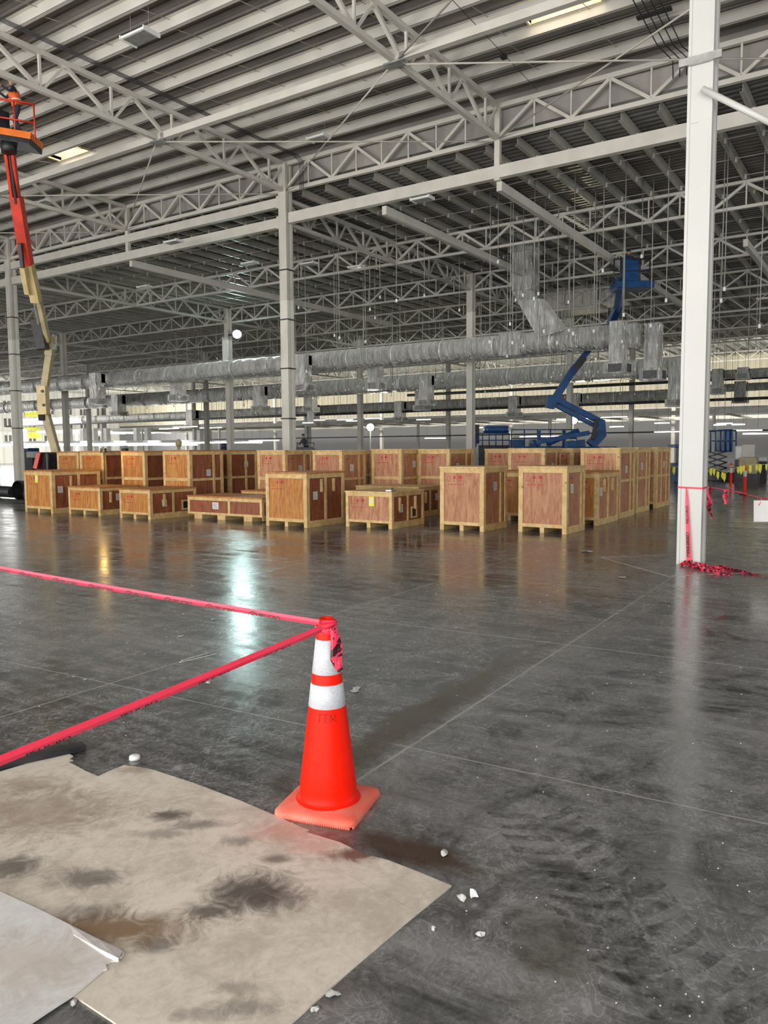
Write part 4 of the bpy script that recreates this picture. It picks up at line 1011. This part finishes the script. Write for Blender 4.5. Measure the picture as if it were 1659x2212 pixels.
# tan fixture on crate tops
p = dz(386, 962, 30); r_ = empty('tan_post_lamp', (p.x, p.y, 0), 'small tan hooded fixture sticking up behind the left crates', 'fixture')
MB().tube([(p.x, p.y, 0), (p.x, p.y, p.z-.02)], .06, 10).build('stand', M['tan_dull'], r_); MB().lathe([(.08, 0), (.13, .08), (.12, .2), (.05, .28), (.001, .29)], (p.x, p.y, p.z-.05), 14).build('hood', M['tan_dull'], r_)

# ------------------------------------------------------------------ right side: raised slab, flags, posts, sign
s0 = gp(1440, 1048); 
pts = [gp(1446, 1068), gp(1545, 1060), gp(1659, 1078), gp(1760, 1090)]
thing(MB().prism([(22.6, -14), (33.9, -14), (33.9, 2.6), (22.6, 2.6)], 0, .16), 'concrete_plinth', M['block'], (22.6, -14, 0), 'low raised concrete slab on the floor beyond the white column', 'slab')
flag_pts = [dz(1400+i*22, 1004+9*math.sin(i*.9), 27+.0*i) for i in range(15)]
fl = [dz(px, py, 24) for px, py in ((1440, 1008), (1530, 1010), (1560, 1018), (1567, 1022), (1590, 1010), (1620, 1004), (1665, 1003), (1760, 1008))]
thing(MB().tube(fl, .006, 5), 'flag_line', M['yellow'], fl[0], 'yellow string of the warning flags beyond the white column', 'string')
fo = None
for (px, py) in ((1455, 1010), (1535, 1013), (1542, 1015), (1550, 1020), (1560, 1022), (1564, 1024), (1594, 1010), (1600, 1008), (1606, 1007), (1620, 1006), (1634, 1005), (1641, 1004), (1655, 1004)):
    p = dz(px, py-2, 23.98)
    s_ = random.uniform(.8, 1.2)
    if fo is None:
        fo = MB().add([(0, .02, 0), (.03, -.05, -.02), (.02, -.05, -.16), (.0, -.02, -.27), (-.02, .03, -.15)], [(0, 1, 2, 4), (4, 2, 3)]).build('warning_flag', M['yellow'], None, off=(0, 0, 0)); o = fo
    else: o = fo.copy(); COL.objects.link(o)
    o.location = p; o.scale = (s_, s_, s_); o.rotation_euler = (0, 0, random.uniform(-.4, .4))
    tag(o, 'small yellow warning flag on the string beyond the white column', 'flag', 'yellow warning flags')
def post(px, py, h, lab, matb):
    b = gp(px, py); r_ = empty('delineator_post', b, lab, 'post')
    MB().lathe([(.17, 0), (.16, .03), (.07, .05), (.001, .05)], b, 20).build('rubber_base', M['black'] if matb else M['cone_base'], r_)
    MB().lathe([(.05, .05), (.048, h-.12), (.028, h-.08), (.028, h-.03), (.04, h-.02), (.038, h), (.001, h)], b, 16).build('post_tube', M['cone_orange'], r_)
    MB().lathe([(.053, h*.62), (.053, h*.82)], b, 16).build('white_band', M['band'], r_)
    if matb == 0: MB().lathe([(.053, h*.86), (.053, h*.90)], b, 16).build('white_band', M['band'], r_)
post(1578, 1055, 1.0, 'left orange delineator post with white bands, slightly farther', 0)
post(1608, 1069, 1.02, 'right orange delineator post with one white band', 1)
# tape ribbon builder
def ribbon(pts, wd, upv=(0, 0, 1), fold=.0, twist=0):
    mb = MB(); pts = [Vector(p) for p in pts]; vs = []
    for i, p in enumerate(pts):
        d = (pts[min(i+1, len(pts)-1)]-pts[max(i-1, 0)]).normalized(); u = Vector(upv); s_ = d.cross(u).normalized(); u = s_.cross(d).normalized()
        t = twist*i; u, s_ = u*math.cos(t)+s_*math.sin(t), s_*math.cos(t)-u*math.sin(t)
        w_ = wd[i] if isinstance(wd, (list, tuple)) else wd
        vs += [p+u*w_/2, p+s_*fold, p-u*w_/2]
    fs = []
    for i in range(len(pts)-1):
        a = i*3; fs += [(a, a+1, a+4, a+3), (a+1, a+2, a+5, a+4)]
    return mb.add(vs, fs, False)
def textmesh(s):
    cu_ = bpy.data.curves.new('t', 'FONT'); cu_.body = s; cu_.size = 1; cu_.extrude = 0; cu_.offset = .02
    o = bpy.data.objects.new('t', cu_); COL.objects.link(o); bpy.context.view_layer.update()
    dg = bpy.context.evaluated_depsgraph_get(); me = bpy.data.meshes.new_from_object(o.evaluated_get(dg))
    vs = [v.co.copy() for v in me.vertices]; fs = [tuple(p.vertices) for p in me.polygons]
    bpy.data.objects.remove(o); bpy.data.meshes.remove(me)
    mx = max(v.x for v in vs); return [(v.x/mx, v.y/.72) for v in vs], fs, mx/.72
PEL = textmesh('PELIGRO'); TTM = textmesh('TTM')
tan_white = M['white_column']
# wrap round the white column
zt = 1.09; e = .185
tp = [(RX-e, RY+e-.02, zt), (RX-e, RY-e+.02, zt-.01), (RX+e, RY-e+.02, zt-.01), (RX+e, RY+e-.02, zt), (RX-e, RY+e-.02, zt)]
rt_ = empty('danger_tape', (RX-e, RY, 0), 'pink red danger tape tied round the white column and trailing over the floor', 'tape')
ribbon(tp, .025, fold=.002).build('tape_wrap', M['tape'], rt_)
fy = RX-.20
top = Vector((fy, RY+.045, 1.085)); bot = Vector((fy-.02, RY-.02, .03)); pts = [top+(bot-top)*t for t in (0, .1, .25, .5, .75, 1)]
ribbon(pts, [.012, .03, .045, .05, .06, .07], upv=(0, 1, 0), fold=.004).build('hanging_tail', M['tape'], rt_)
def text_along(parent, T_, a, b, uy, off, cover, clip=None, name='lettering'):
    a, b = Vector(a), Vector(b); d = b-a
    vs = [a+d*x*cover+Vector(uy)*y+Vector(off) for x, y in T_[0]]
    MB().add(vs, T_[1]).build(name, M['black'], parent)
for (t0, t1) in ((.55, .83), (.18, .47)):
    a = bot+(top-bot)*(t0-.42 if t0 > .5 else t0-.1); b = bot+(top-bot)*(t1-.42 if t0 > .5 else t1-.1)
    text_along(rt_, PEL, a+Vector((-.008, .02, 0)), b+Vector((-.008, .02, 0)), (0, .035, 0), (0, -.03, 0), 1)
a = bot+(top-bot)*.52; b = bot+(top-bot)*.76; text_along(rt_, PEL, a+Vector((-.008, -.012, 0)), b+Vector((-.008, -.012, 0)), (0, .03, 0), (0, 0, 0), 1)
# crumpled heap and trail
for k in range(9):
    c = gp(1490+k*8.5, 1222+k*2.2); pts = [c+Vector((random.uniform(-.12, .12), random.uniform(-.14, .14), random.uniform(.004, .06))) for _ in range(6)]
    pts[0].z = .004
    ribbon(pts, .06, fold=.008, twist=.6).build('crumpled_tape', M['tape_print'], rt_)
tr = [gp(1540+i*22, 1226+i*4.0)+Vector((0, 0, .012+.01*(i % 2))) for i in range(9)]
ribbon(tr, .055, upv=(.5, .3, .8), fold=.008, twist=.35).build('trailing_tape', M['tape_print'], rt_)
# tails hanging at the right of the column
for k in range(4):
    a = dz(1531+k*1.2, 1052, 11.0+k*.02); pts = [a, a+Vector((.01*k, .01, -.1)), a+Vector((-.02, .03*(k-1.5), -.22)), a+Vector((.02, -.01*k, -.30-.05*k))]
    ribbon(pts, .035, upv=(0, 1, 0), fold=.006).build('hanging_tail', M['tape_print'], rt_)
sp = [dz(1522, 1052, 11.15), dz(1545, 1054, 11.4), dz(1568, 1059, 11.6)]
s2 = empty('danger_tape', sp[0], 'red danger tape strung right of the white column with a knotted tail', 'tape')
ribbon(sp, .012, fold=.002).build('tape_run', M['tape'], s2)
ribbon([dz(1568, 1059, 11.6), dz(1590, 1062, 11.9), dz(1614, 1068, 12.0), dz(1640, 1075, 11.6), dz(1662, 1078, 11), dz(1720, 1062, 10.8)], .014, fold=.003).build('tape_run', M['tape'], s2)
for k in range(3):
    a = dz(1567, 1057, 11.58-.01*k); ribbon([a, a+Vector((0, .02*(k-1), -.1)), a+Vector((0, -.02*(k-1), -.22))], .04, upv=(0, 1, 0), fold=.008).build('knotted_tail', M['tape_print'], s2)
sg = [dz(1628, 1081, 11), dz(1740, 1081, 10.2), dz(1740, 1127, 10.2), dz(1628, 1127, 11)]
c = MB(); n = (sg[1]-sg[0]).cross(sg[3]-sg[0]).normalized()*.004; c.add([p for p in sg]+[p+n for p in sg], [(0, 1, 2, 3), (7, 6, 5, 4), (0, 4, 5, 1), (1, 5, 6, 2), (2, 6, 7, 3), (3, 7, 4, 0)])
sgn = empty('hanging_sign', sg[3], 'blank white sheet hanging from the red tape at the right edge', 'sign')
c.build('sheet', M['white_plastic'], sgn)
ribbon([dz(1637, 1078, 10.95), dz(1645, 1075, 10.9), dz(1644, 1084, 10.88), dz(1639, 1092, 10.9)], .014, upv=tuple(rt), fold=.002).build('tape_tie', M['tape'], sgn)
ribbon([dz(1653, 1080, 10.95), dz(1659, 1074, 10.9), dz(1662, 1086, 10.88)], .014, upv=tuple(rt), fold=.002).build('tape_tie', M['tape'], sgn)
# expansion-joint diamond around the white column
dm = [gp(1285, 1205), gp(1445, 1246), gp(1680, 1318), gp(1700, 1252), gp(1590, 1214)]
cx, cy = RX-.05, RY; r_ = 1.28
mb = MB()
D_ = [Vector((cx-r_, cy, 0)), Vector((cx, cy-r_, 0)), Vector((cx+r_, cy, 0)), Vector((cx, cy+r_, 0))]
M['pale_floor'] = None
def pale():
    m, nt, bs = newmat('pale_concrete'); P = pos(nt); n = noise(nt, P, 3, 4, .6, 1)
    c = mix(nt, ramp(nt, n, .3, .7), (.13, .13, .128), (.27, .27, .265)); nt.links.new(c, bs.inputs['Base Color'])
    bs.inputs['Roughness'].default_value = .25; bs.inputs['Specular IOR Level'].default_value = .6; return m
M['pale_floor'] = pale()
struct(MB().prism([(p.x, p.y) for p in D_], -.01, .0008), 'trim_5', M['pale_floor'])
jm = MB()
for i in range(4): jm.beam(D_[i]+Vector((0, 0, .0006)), D_[(i+1) % 4]+Vector((0, 0, .0006)), .018, .002)
struct(jm, 'trim_6', M['rod'])

# ------------------------------------------------------------------ traffic cone
cb = Vector((2.765, 2.15, 0))
cone = empty('traffic_cone', cb, 'large orange traffic cone with two white reflective bands at centre', 'traffic cone')
ang = R(15); hb = .193
def rr(hw, rad, n=6):
    out = []
    for sx, sy, a0 in ((1, 1, 0), (-1, 1, 90), (-1, -1, 180), (1, -1, 270)):
        for k in range(n+1):
            a = R(a0+90*k/n); out.append((sx*(hw-rad)+rad*math.cos(a), sy*(hw-rad)+rad*math.sin(a)))
    return out
def ring_stack(levels, c, ang, cap=True):
    mb = MB(); n = len(levels[0][0]); vs = []
    for poly, z in levels:
        for x, y in poly: vs.append((c.x+x*math.cos(ang)-y*math.sin(ang), c.y+x*math.sin(ang)+y*math.cos(ang), z))
    fs = [(i*n+k, i*n+(k+1) % n, (i+1)*n+(k+1) % n, (i+1)*n+k) for i in range(len(levels)-1) for k in range(n)]
    mb.add(vs, fs, True)
    if cap: mb.add(vs[-n:], [tuple(range(n))])
    return mb
ring_stack([(rr(hb, .045), .006), (rr(hb+.004, .045), .012), (rr(hb+.002, .045), .028), (rr(hb-.012, .04), .036), (rr(hb-.03, .04), .040), (rr(.11, .10), .050)], cb, ang).build('cone_base', M['cone_base'], cone)
ft = MB()
for i in range(34):
    t = -hb+.02+i*(2*hb-.04)/33
    for (x, y) in ((-hb+.004, t), (t, -hb+.004)):
        X_, Y_ = cb.x+x*math.cos(ang)-y*math.sin(ang), cb.y+x*math.sin(ang)+y*math.cos(ang); ft.box(X_-.004, X_+.004, Y_-.004, Y_+.004, .0005, .012)
ft.build('base_nubs', M['cone_base'], cone)
def cr_(z): return .138+(.034-.138)*(z-.05)/(.90-.05)
prof = [(.150, .046), (.138, .052), (.130, .065)]+[(cr_(z), z) for z in (.10, .2, .3, .4, .449)]+[(cr_(.45), .45)]+[(cr_(z), z) for z in (.56, .57, .618, .80, .84)]+[(.0395, .842), (.039, .865), (.037, .882), (.030, .886), (.027, .878), (.022, .84)]
MB().lathe(prof, cb, 48).build('cone_body', M['cone_orange'], cone)
for (a, b) in ((.484, .588), (.636, .790)):
    MB().lathe([(cr_(a)+.0005, a-.001), (cr_(a)+.002, a), (cr_((a+b)/2)+.002, (a+b)/2), (cr_(b)+.002, b), (cr_(b)+.0005, b+.001)], cb, 48).build('reflective_band', M['band'], cone)
# raised letters wrapped on the cone
aim = math.atan2(-cb.y, -cb.x)
lm = MB()
def onc(x, y):
    z = .428+y*.036; th = aim-.52+x*.95; r0 = cr_(z)+.0012
    return cb+Vector((r0*math.cos(th), r0*math.sin(th), z))
for x0, strokes in ((0, [[(0, 1), (.24, 1)], [(.12, 1), (.12, 0)]]), (.32, [[(0, 1), (.24, 1)], [(.12, 1), (.12, 0)]]), (.66, [[(0, 0), (.03, 1)], [(.03, 1), (.16, .25)], [(.16, .25), (.29, 1)], [(.29, 1), (.32, 0)]])):
    for st_ in strokes:
        (xa, ya), (xb, yb) = st_; lm.tube([onc(x0+xa+(xb-xa)*q/4, ya+(yb-ya)*q/4) for q in range(5)], .0016, 5)
lm.build('raised_letters', simple('cone_letter_shade', (.30, .006, .002), .5, var=.02), cone)
# tapes from the cone
def tapespan(A, B, wd, lab, n, sag, fold, ext=.0):
    A, B = Vector(A), Vector(B)
    P_ = lambda t: A+(B-A)*t+Vector((0, 0, -sag*4*t*(1-t)))
    r_ = empty('barrier_tape', B, lab, 'tape'); N_ = 24
    pts = [P_(i/N_) for i in range(N_+1)]
    ribbon(pts, wd, fold=fold).build('tape_strip', M['tape'], r_)
    ribbon([p+fw*.004-up*.002 for p in pts], wd*.9, fold=fold*.4).build('tape_fold', M['tape'], r_)
    return r_, P_
A = dz(690, 1345, 3.40); B = A+(dz(-60, 1213, 4.32)-A)*1.4
r1, P1 = tapespan(A, B, .026, 'upper red barrier tape from the cone top to the left edge', 8, .012, -.004)
d = (B-A).normalized(); side = d.cross(up).normalized(); uu = side.cross(d).normalized(); uu = uu if uu.z > 0 else -uu
tn = -fw
L_ = (A-B).length; k = 0
ln_, gap = .115, .247
s = .02
while s < L_-.15:
    # upper halves of the folded-over lettering, reading left to right
    def W(x, y, s0): 
        t = 1-(s0+x)/L_; p = P1(t); return p+uu*(y-.013)-fw*.0075
    mb = MB()
    vs = [W(.055+x*ln_, (y-.45)*.026 if y > .45 else 0.0, s) for x, y in PEL[0]]
    mb.add(vs, PEL[1])
    arc = [(.024*math.cos(a_), .0175*math.sin(a_)) for a_ in [math.pi*q/10 for q in range(11)]]
    arc2 = [(.018*math.cos(a_), .0125*math.sin(a_)) for a_ in [math.pi*q/10 for q in range(11)]]
    vv = [W(.024+x, y, s) for x, y in arc]+[W(.024+x, y, s) for x, y in arc2]
    mb.add(vv, [(i, i+1, 12+i, 11+i) for i in range(10)])
    vv = [W(.024+x, y, s) for x, y in ((-.008, 0), (.008, 0), (.006, .006), (-.006, .006))]; mb.add(vv, [(0, 1, 2, 3)])
    mb.build('lettering', M['black'], r1); s += gap
A2 = dz(694, 1358, 3.36); B2 = A2+(dz(-40, 1656, 2.22)-A2)*1.4
r2, P2 = tapespan(A2, B2, .033, 'lower red barrier tape from the cone running nearer down to the left edge', 6, .006, -.009)
d = (B2-A2).normalized(); side = d.cross(up).normalized(); uu2 = side.cross(d).normalized(); uu2 = uu2 if uu2.z > 0 else -uu2
L2 = (A2-B2).length; s = .06
while s < L2-.2:
    vs = [P2(1-(s+x*.15)/L2)+uu2*(-.0165+max(0, (y-.5))*.018)-fw*.006-up*.0 for x, y in PEL[0]]
    MB().add(vs, PEL[1]).build('lettering', M['black'], r2); s += .33
# knot round the cone neck and loop hanging at the right
kn = empty('tape_knot', cb+Vector((0, 0, .82)), 'red tape wound round the cone neck with a looped tail hanging on the right', 'tape')
for k in range(4):
    z0 = .836+.009*k; pts = []
    for q in range(25):
        a_ = 2*math.pi*q/24; pts.append(cb+Vector((math.cos(a_)*.0475, math.sin(a_)*.0475, z0+.012*math.sin(a_+k*1.3))))
    ribbon(pts, .018, fold=.003*(1+k*.3)).build('wound_tape', M['tape'], kn)
def cp(px, py, dd=0): return dz(px, py, 3.42+dd)
for pts, wd in (([cp(719, 1357), cp(720, 1375), cp(720, 1400), cp(719, 1425), cp(728, 1440), cp(736, 1450)], .024),
                ([cp(722, 1358, .02), cp(730, 1380, .02), cp(735, 1400, .03), cp(733, 1425, .03), cp(736, 1448, .02)], .022),
                ([cp(722, 1360, .01), cp(727, 1385, .01), cp(725, 1410, .02), cp(727, 1430, .01)], .016)):
    ribbon(pts, wd, upv=tuple(rt), fold=.006).build('hanging_loop', M['tape_print'], kn)

# ------------------------------------------------------------------ boards on the floor
def board_mat(name, light, dark, stains, rough=.6):
    m, nt, bs = newmat(name); P = pos(nt)
    n1 = noise(nt, P, 2.6, 5, .6, .8); n2 = noise(nt, P, 22, 4, .65, 1.0); n3 = noise(nt, P, 7, 4, .7, 2.5)
    f = math_(nt, 'ADD', math_(nt, 'MULTIPLY', n1, .6), math_(nt, 'ADD', math_(nt, 'MULTIPLY', n2, .25), math_(nt, 'MULTIPLY', n3, .35)))
    c = mix(nt, ramp(nt, f, .42, .74), dark, light)
    for (px, py, rx, ry, col, k) in stains:
        g = gp(px, py)
        mp = nt.nodes.new('ShaderNodeMapping'); mp.vector_type = 'TEXTURE'; mp.inputs['Location'].default_value = (g.x, g.y, 0); mp.inputs['Rotation'].default_value = (0, 0, R(-56)); mp.inputs['Scale'].default_value = (rx*1.3, ry*1.35, 1)
        nt.links.new(P, mp.inputs[0]); ln = nt.nodes.new('ShaderNodeVectorMath'); ln.operation = 'LENGTH'; nt.links.new(mp.outputs[0], ln.inputs[0])
        e = math_(nt, 'ADD', ln.outputs['Value'], math_(nt, 'MULTIPLY', math_(nt, 'SUBTRACT', n3, .5), 1.3))
        c = mix(nt, math_(nt, 'MULTIPLY', ramp(nt, e, 1.15, .2), k), c, col)
    nt.links.new(c, bs.inputs['Base Color']); bs.inputs['Roughness'].default_value = rough; bump(nt, bs, n2, .15, .003); return m
dk, br = (.075, .06, .05), (.20, .115, .05)
st = [(365, 1765, .085, .05, dk, .85), (430, 1785, .12, .04, dk, .6), (350, 1805, .10, .04, dk, .5), (520, 1820, .07, .04, dk, .55), (548, 1930, .16, .13, dk, .92), (610, 1950, .12, .08, dk, .5), (455, 1972, .10, .05, dk, .8), (600, 1860, .06, .03, dk, .7),
      (340, 2045, .07, .05, dk, .7), (190, 1900, .14, .07, dk, .7), (20, 1880, .12, .09, dk, .8), (240, 2010, .28, .09, br, .9), (195, 1975, .12, .05, dk, .5), (80, 1760, .38, .22, br, .5), (60, 1700, .2, .1, br, .45), (290, 1665, .1, .05, br, .5), (775, 1850, .13, .05, (.14, .05, .03), .9), (620, 1800, .16, .08, (.60, .30, .24), .6), (680, 1830, .12, .06, (.62, .36, .30), .6),
      (540, 2180, .1, .04, dk, .5), (440, 2200, .1, .03, dk, .4), (520, 2140, .08, .03, dk, .4)]
M['board'] = board_mat('fibreboard', (.76, .69, .585), (.52, .46, .385), st)
M['board2'] = board_mat('grey_fibreboard', (.76, .76, .74), (.58, .56, .53), [(60, 2090, .3, .15, (.52, .42, .34), .5)])
def poly(pix, h=0.0): return [(gp(a, b, h).x, gp(a, b, h).y) for a, b in pix]
P1_ = [(-260, 1745), (0, 1667), (120, 1631), (150, 1629), (158, 1633), (149, 1640), (158, 1642), (147, 1646), (160, 1652), (186, 1666), (212, 1677), (240, 1664), (268, 1653), (300, 1657), (330, 1663), (420, 1692), (520, 1730), (600, 1764), (655, 1789), (668, 1793), (660, 1797), (735, 1820), (790, 1847), (815, 1852), (838, 1858), (905, 1884), (975, 1913), (880, 1990), (760, 2092), (625, 2214), (560, 2275), (320, 2262), (240, 2204), (155, 2148), (-80, 2120), (-500, 2020)]
bo = thing(MB().prism(poly(P1_, .007), .001, .008), 'fibreboard_sheet', M['board'], gp(400, 1900), 'large stained beige fibreboard sheet lying in front of the cone', 'board')
cm = MB(); a = gp(722, 1876, .0078); b = gp(892, 1968, .0078); c_ = (a+b)/2; cm.beam(a, b, .0022, .0012); o = cm.build('crease', M['rod'], bo); o.location = (0, 0, 0)
P2_ = [(-300, 1870), (0, 1926), (80, 1962), (150, 1997), (215, 2030), (262, 2052), (268, 2058), (263, 2066), (255, 2070), (257, 2074), (240, 2076), (228, 2083), (231, 2092), (222, 2096), (200, 2114), (158, 2149), (110, 2180), (62, 2212), (0, 2256), (-120, 2300), (-520, 2200)]
b2 = thing(MB().prism(poly(P2_, .016), .0095, .017), 'fibreboard_sheet', M['board2'], gp(80, 2050), 'pale grey board sheet overlapping at the bottom left corner', 'board')
pe = MB(); q1 = [gp(150, 1998, .018), gp(215, 2031, .019), gp(264, 2056, .020)]; q2 = [gp(158, 2018, .018), gp(212, 2048, .024), gp(256, 2070, .030)]
pe.add([*q1, *q2, *[v+Vector((-.006, -.002, -.010)) for v in q2]], [(0, 1, 4, 3), (1, 2, 5, 4), (3, 4, 7, 6), (4, 5, 8, 7)]); pe.build('peeled_edge', M['board2'], b2, off=b2.location)
bar = [gp(-120, 1688), gp(176, 1622)]
thing(MB().beam(bar[0]+Vector((.02, 0, .022)), bar[1]+Vector((.02, 0, .022)), .07, .04), 'black_bar', M['dark_metal'], bar[1], 'black flat bar lying beyond the torn end of the board', 'bar', bevel=.005)

# ------------------------------------------------------------------ litter
cp_ = gp(291, 1640); thing(MB().lathe([(.001, .022), (.024, .022), (.028, .018), (.030, .001), (.001, .001)], cp_, 20), 'bottle_cap', M['white_plastic'], cp_, 'round white cap lying beyond the torn board edge', 'cap')
M['scrap'] = simple('dusty_paper', (.50, .50, .47), .8, var=.15, scale=40)
def scrap(px, py, sx, sy, lab, name='paper_scrap', mat='scrap', seed=0, up_=.012, grp=None):
    rnd = random.Random(seed+px); g = gp(px, py); n = 9; pts = []
    for k in range(n):
        a = 2*math.pi*k/n; r_ = rnd.uniform(.3, .85); q = rt*(math.cos(a)*sx*r_)+fw*(math.sin(a)*sy*r_); pts.append(g+q+Vector((0, 0, rnd.uniform(.002, up_))))
    mb = MB(); c = g+Vector((0, 0, up_*1.2)); mb.add([c]+pts, [(0, k+1, (k+1) % n+1) for k in range(n)])
    low = [p-Vector((0, 0, .0015)) for p in pts]; mb.add([c-Vector((0, 0, .0015))]+low, [(0, (k+1) % n+1, k+1) for k in range(n)])
    thing(mb, name, M[mat], g, lab, 'scrap', grp)
scrap(960, 1846, .026, .035, 'star shaped white scrap right of the board')
scrap(998, 1944, .03, .028, 'torn white paper scrap by the board corner', up_=.02)
scrap(1022, 1940, .028, .03, 'folded pale blue paper scrap by the board corner', mat='white_plastic', up_=.03)
scrap(722, 2150, .035, .03, 'crumpled beige scrap at the bottom beside the board edge')
scrap(679, 2184, .018, .018, 'small curled scrap at the bottom edge beside the board')
scrap(1035, 2020, .03, .02, 'thin pale streaky scrap right of centre at the bottom')
scrap(937, 2008, .012, .02, 'tiny pale disc near the board corner')
scrap(450, 1476, .03, .04, 'beige leaf shaped scrap beyond the lower tape')
scrap(390, 1375, .04, .07, 'pale flat scrap between the two tapes', up_=.006)
scrap(462, 1338, .035, .06, 'small pale scrap just under the upper tape', up_=.006)
scrap(768, 1491, .06, .10, 'pale torn film piece on the floor right of the cone', up_=.006)
scrap(184, 1469, .02, .03, 'small white scrap on the floor joint at left', up_=.006)
scrap(1270, 1192, .16, .10, 'white and pinkish rag far back on the floor before the crates', up_=.02)
scrap(1345, 1247, .12, .10, 'white flake on the floor left of the white column', up_=.008)
scrap(160, 2170, .02, .03, 'white scrap in the gap below the grey board', up_=.01)
ch_ = gp(400, 1432); 
for k, (a, b) in enumerate((((388, 1432), (468, 1413)), ((392, 1428), (452, 1411)))):
    p, q = gp(*a), gp(*b); thing(MB().beam(p+Vector((0, 0, .004)), q+Vector((0, 0, .004)), .012, .006), 'wood_splinter', M['scrap'], p, ('longer', 'shorter')[k]+' pale wood splinter lying along the floor joint', 'splinter')
sp_ = MB(); rnd = random.Random(3)
for k in range(420):
    px, py = rnd.uniform(-50, 1700), 1260+rnd.random()**1.2*950
    if px < 1000 and py > 1600: continue
    g = gp(px, py); s_ = rnd.choice((.0006, .0008, .0011, .0018))*(1+g.length*.15); sp_.box(g.x-s_, g.x+s_, g.y-s_, g.y+s_, .0002, .0002+s_*.6)
tag(sp_.build('floor_grit', M['paper']), 'white specks of grit scattered over the grey floor', 'grit', None, 'stuff')
# tyre prints pressed into the dust
def treads():
    m, nt, bs = newmat('tyre_print'); n = noise(nt, pos(nt), 13, 4, .7); tr_ = nt.nodes.new('ShaderNodeBsdfTransparent'); mx = nt.nodes.new('ShaderNodeMixShader')
    bs.inputs['Base Color'].default_value = (.035, .035, .034, 1); bs.inputs['Roughness'].default_value = .3
    nt.links.new(ramp(nt, n, .38, .68, .04, .42), mx.inputs[0]); nt.links.new(tr_.outputs[0], mx.inputs[1]); nt.links.new(bs.outputs[0], mx.inputs[2])
    nt.links.new(mx.outputs[0], nt.nodes['Material Output'].inputs[0]); return m
M['print'] = treads()
tm = MB()
def track(pix, wd, n):
    P_ = [gp(*p) for p in pix]
    segs = [(P_[i+1]-P_[i]).length for i in range(len(P_)-1)]; tot = sum(segs)
    for k in range(n):
        s_ = tot*(k+.5)/n; i = 0
        while i < len(segs)-1 and s_ > segs[i]: s_ -= segs[i]; i += 1
        p = P_[i]+(P_[i+1]-P_[i])*(s_/segs[i]); d = (P_[min(i+2, len(P_)-1)]-P_[max(i-0, 0)]).normalized(); nn = Vector((-d.y, d.x, 0))
        for sd in (-1, 1):
            pts = []
            off = (.5 if sd > 0 else 0)*tot/n; wv = tot/n*.26
            line = [(q, .17*(q/1.0)**1.6) for q in (.05, .3, .6, .85, 1.0)]
            L0 = [p+nn*sd*wd*q+d*(off-cv*wd*2.2) for q, cv in line]
            vs = [v+d*wv for v in L0]+[v-d*wv for v in L0]; m_ = len(L0)
            vs = [(v.x, v.y, .0006) for v in vs]; tm.add(vs, [(j, j+1, m_+j+1, m_+j) for j in range(m_-1)])
track([(1150, 1750), (1230, 1850), (1330, 1920), (1400, 2030), (1520, 2160), (1650, 2330)], .20, 15)
track([(1240, 1880), (1290, 1990), (1380, 2110), (1420, 2290)], .13, 11)
tag(tm.build('tyre_prints', M['print']), 'dark curved tyre tread prints in the floor dust at lower right', 'tyre prints', None, 'stuff')
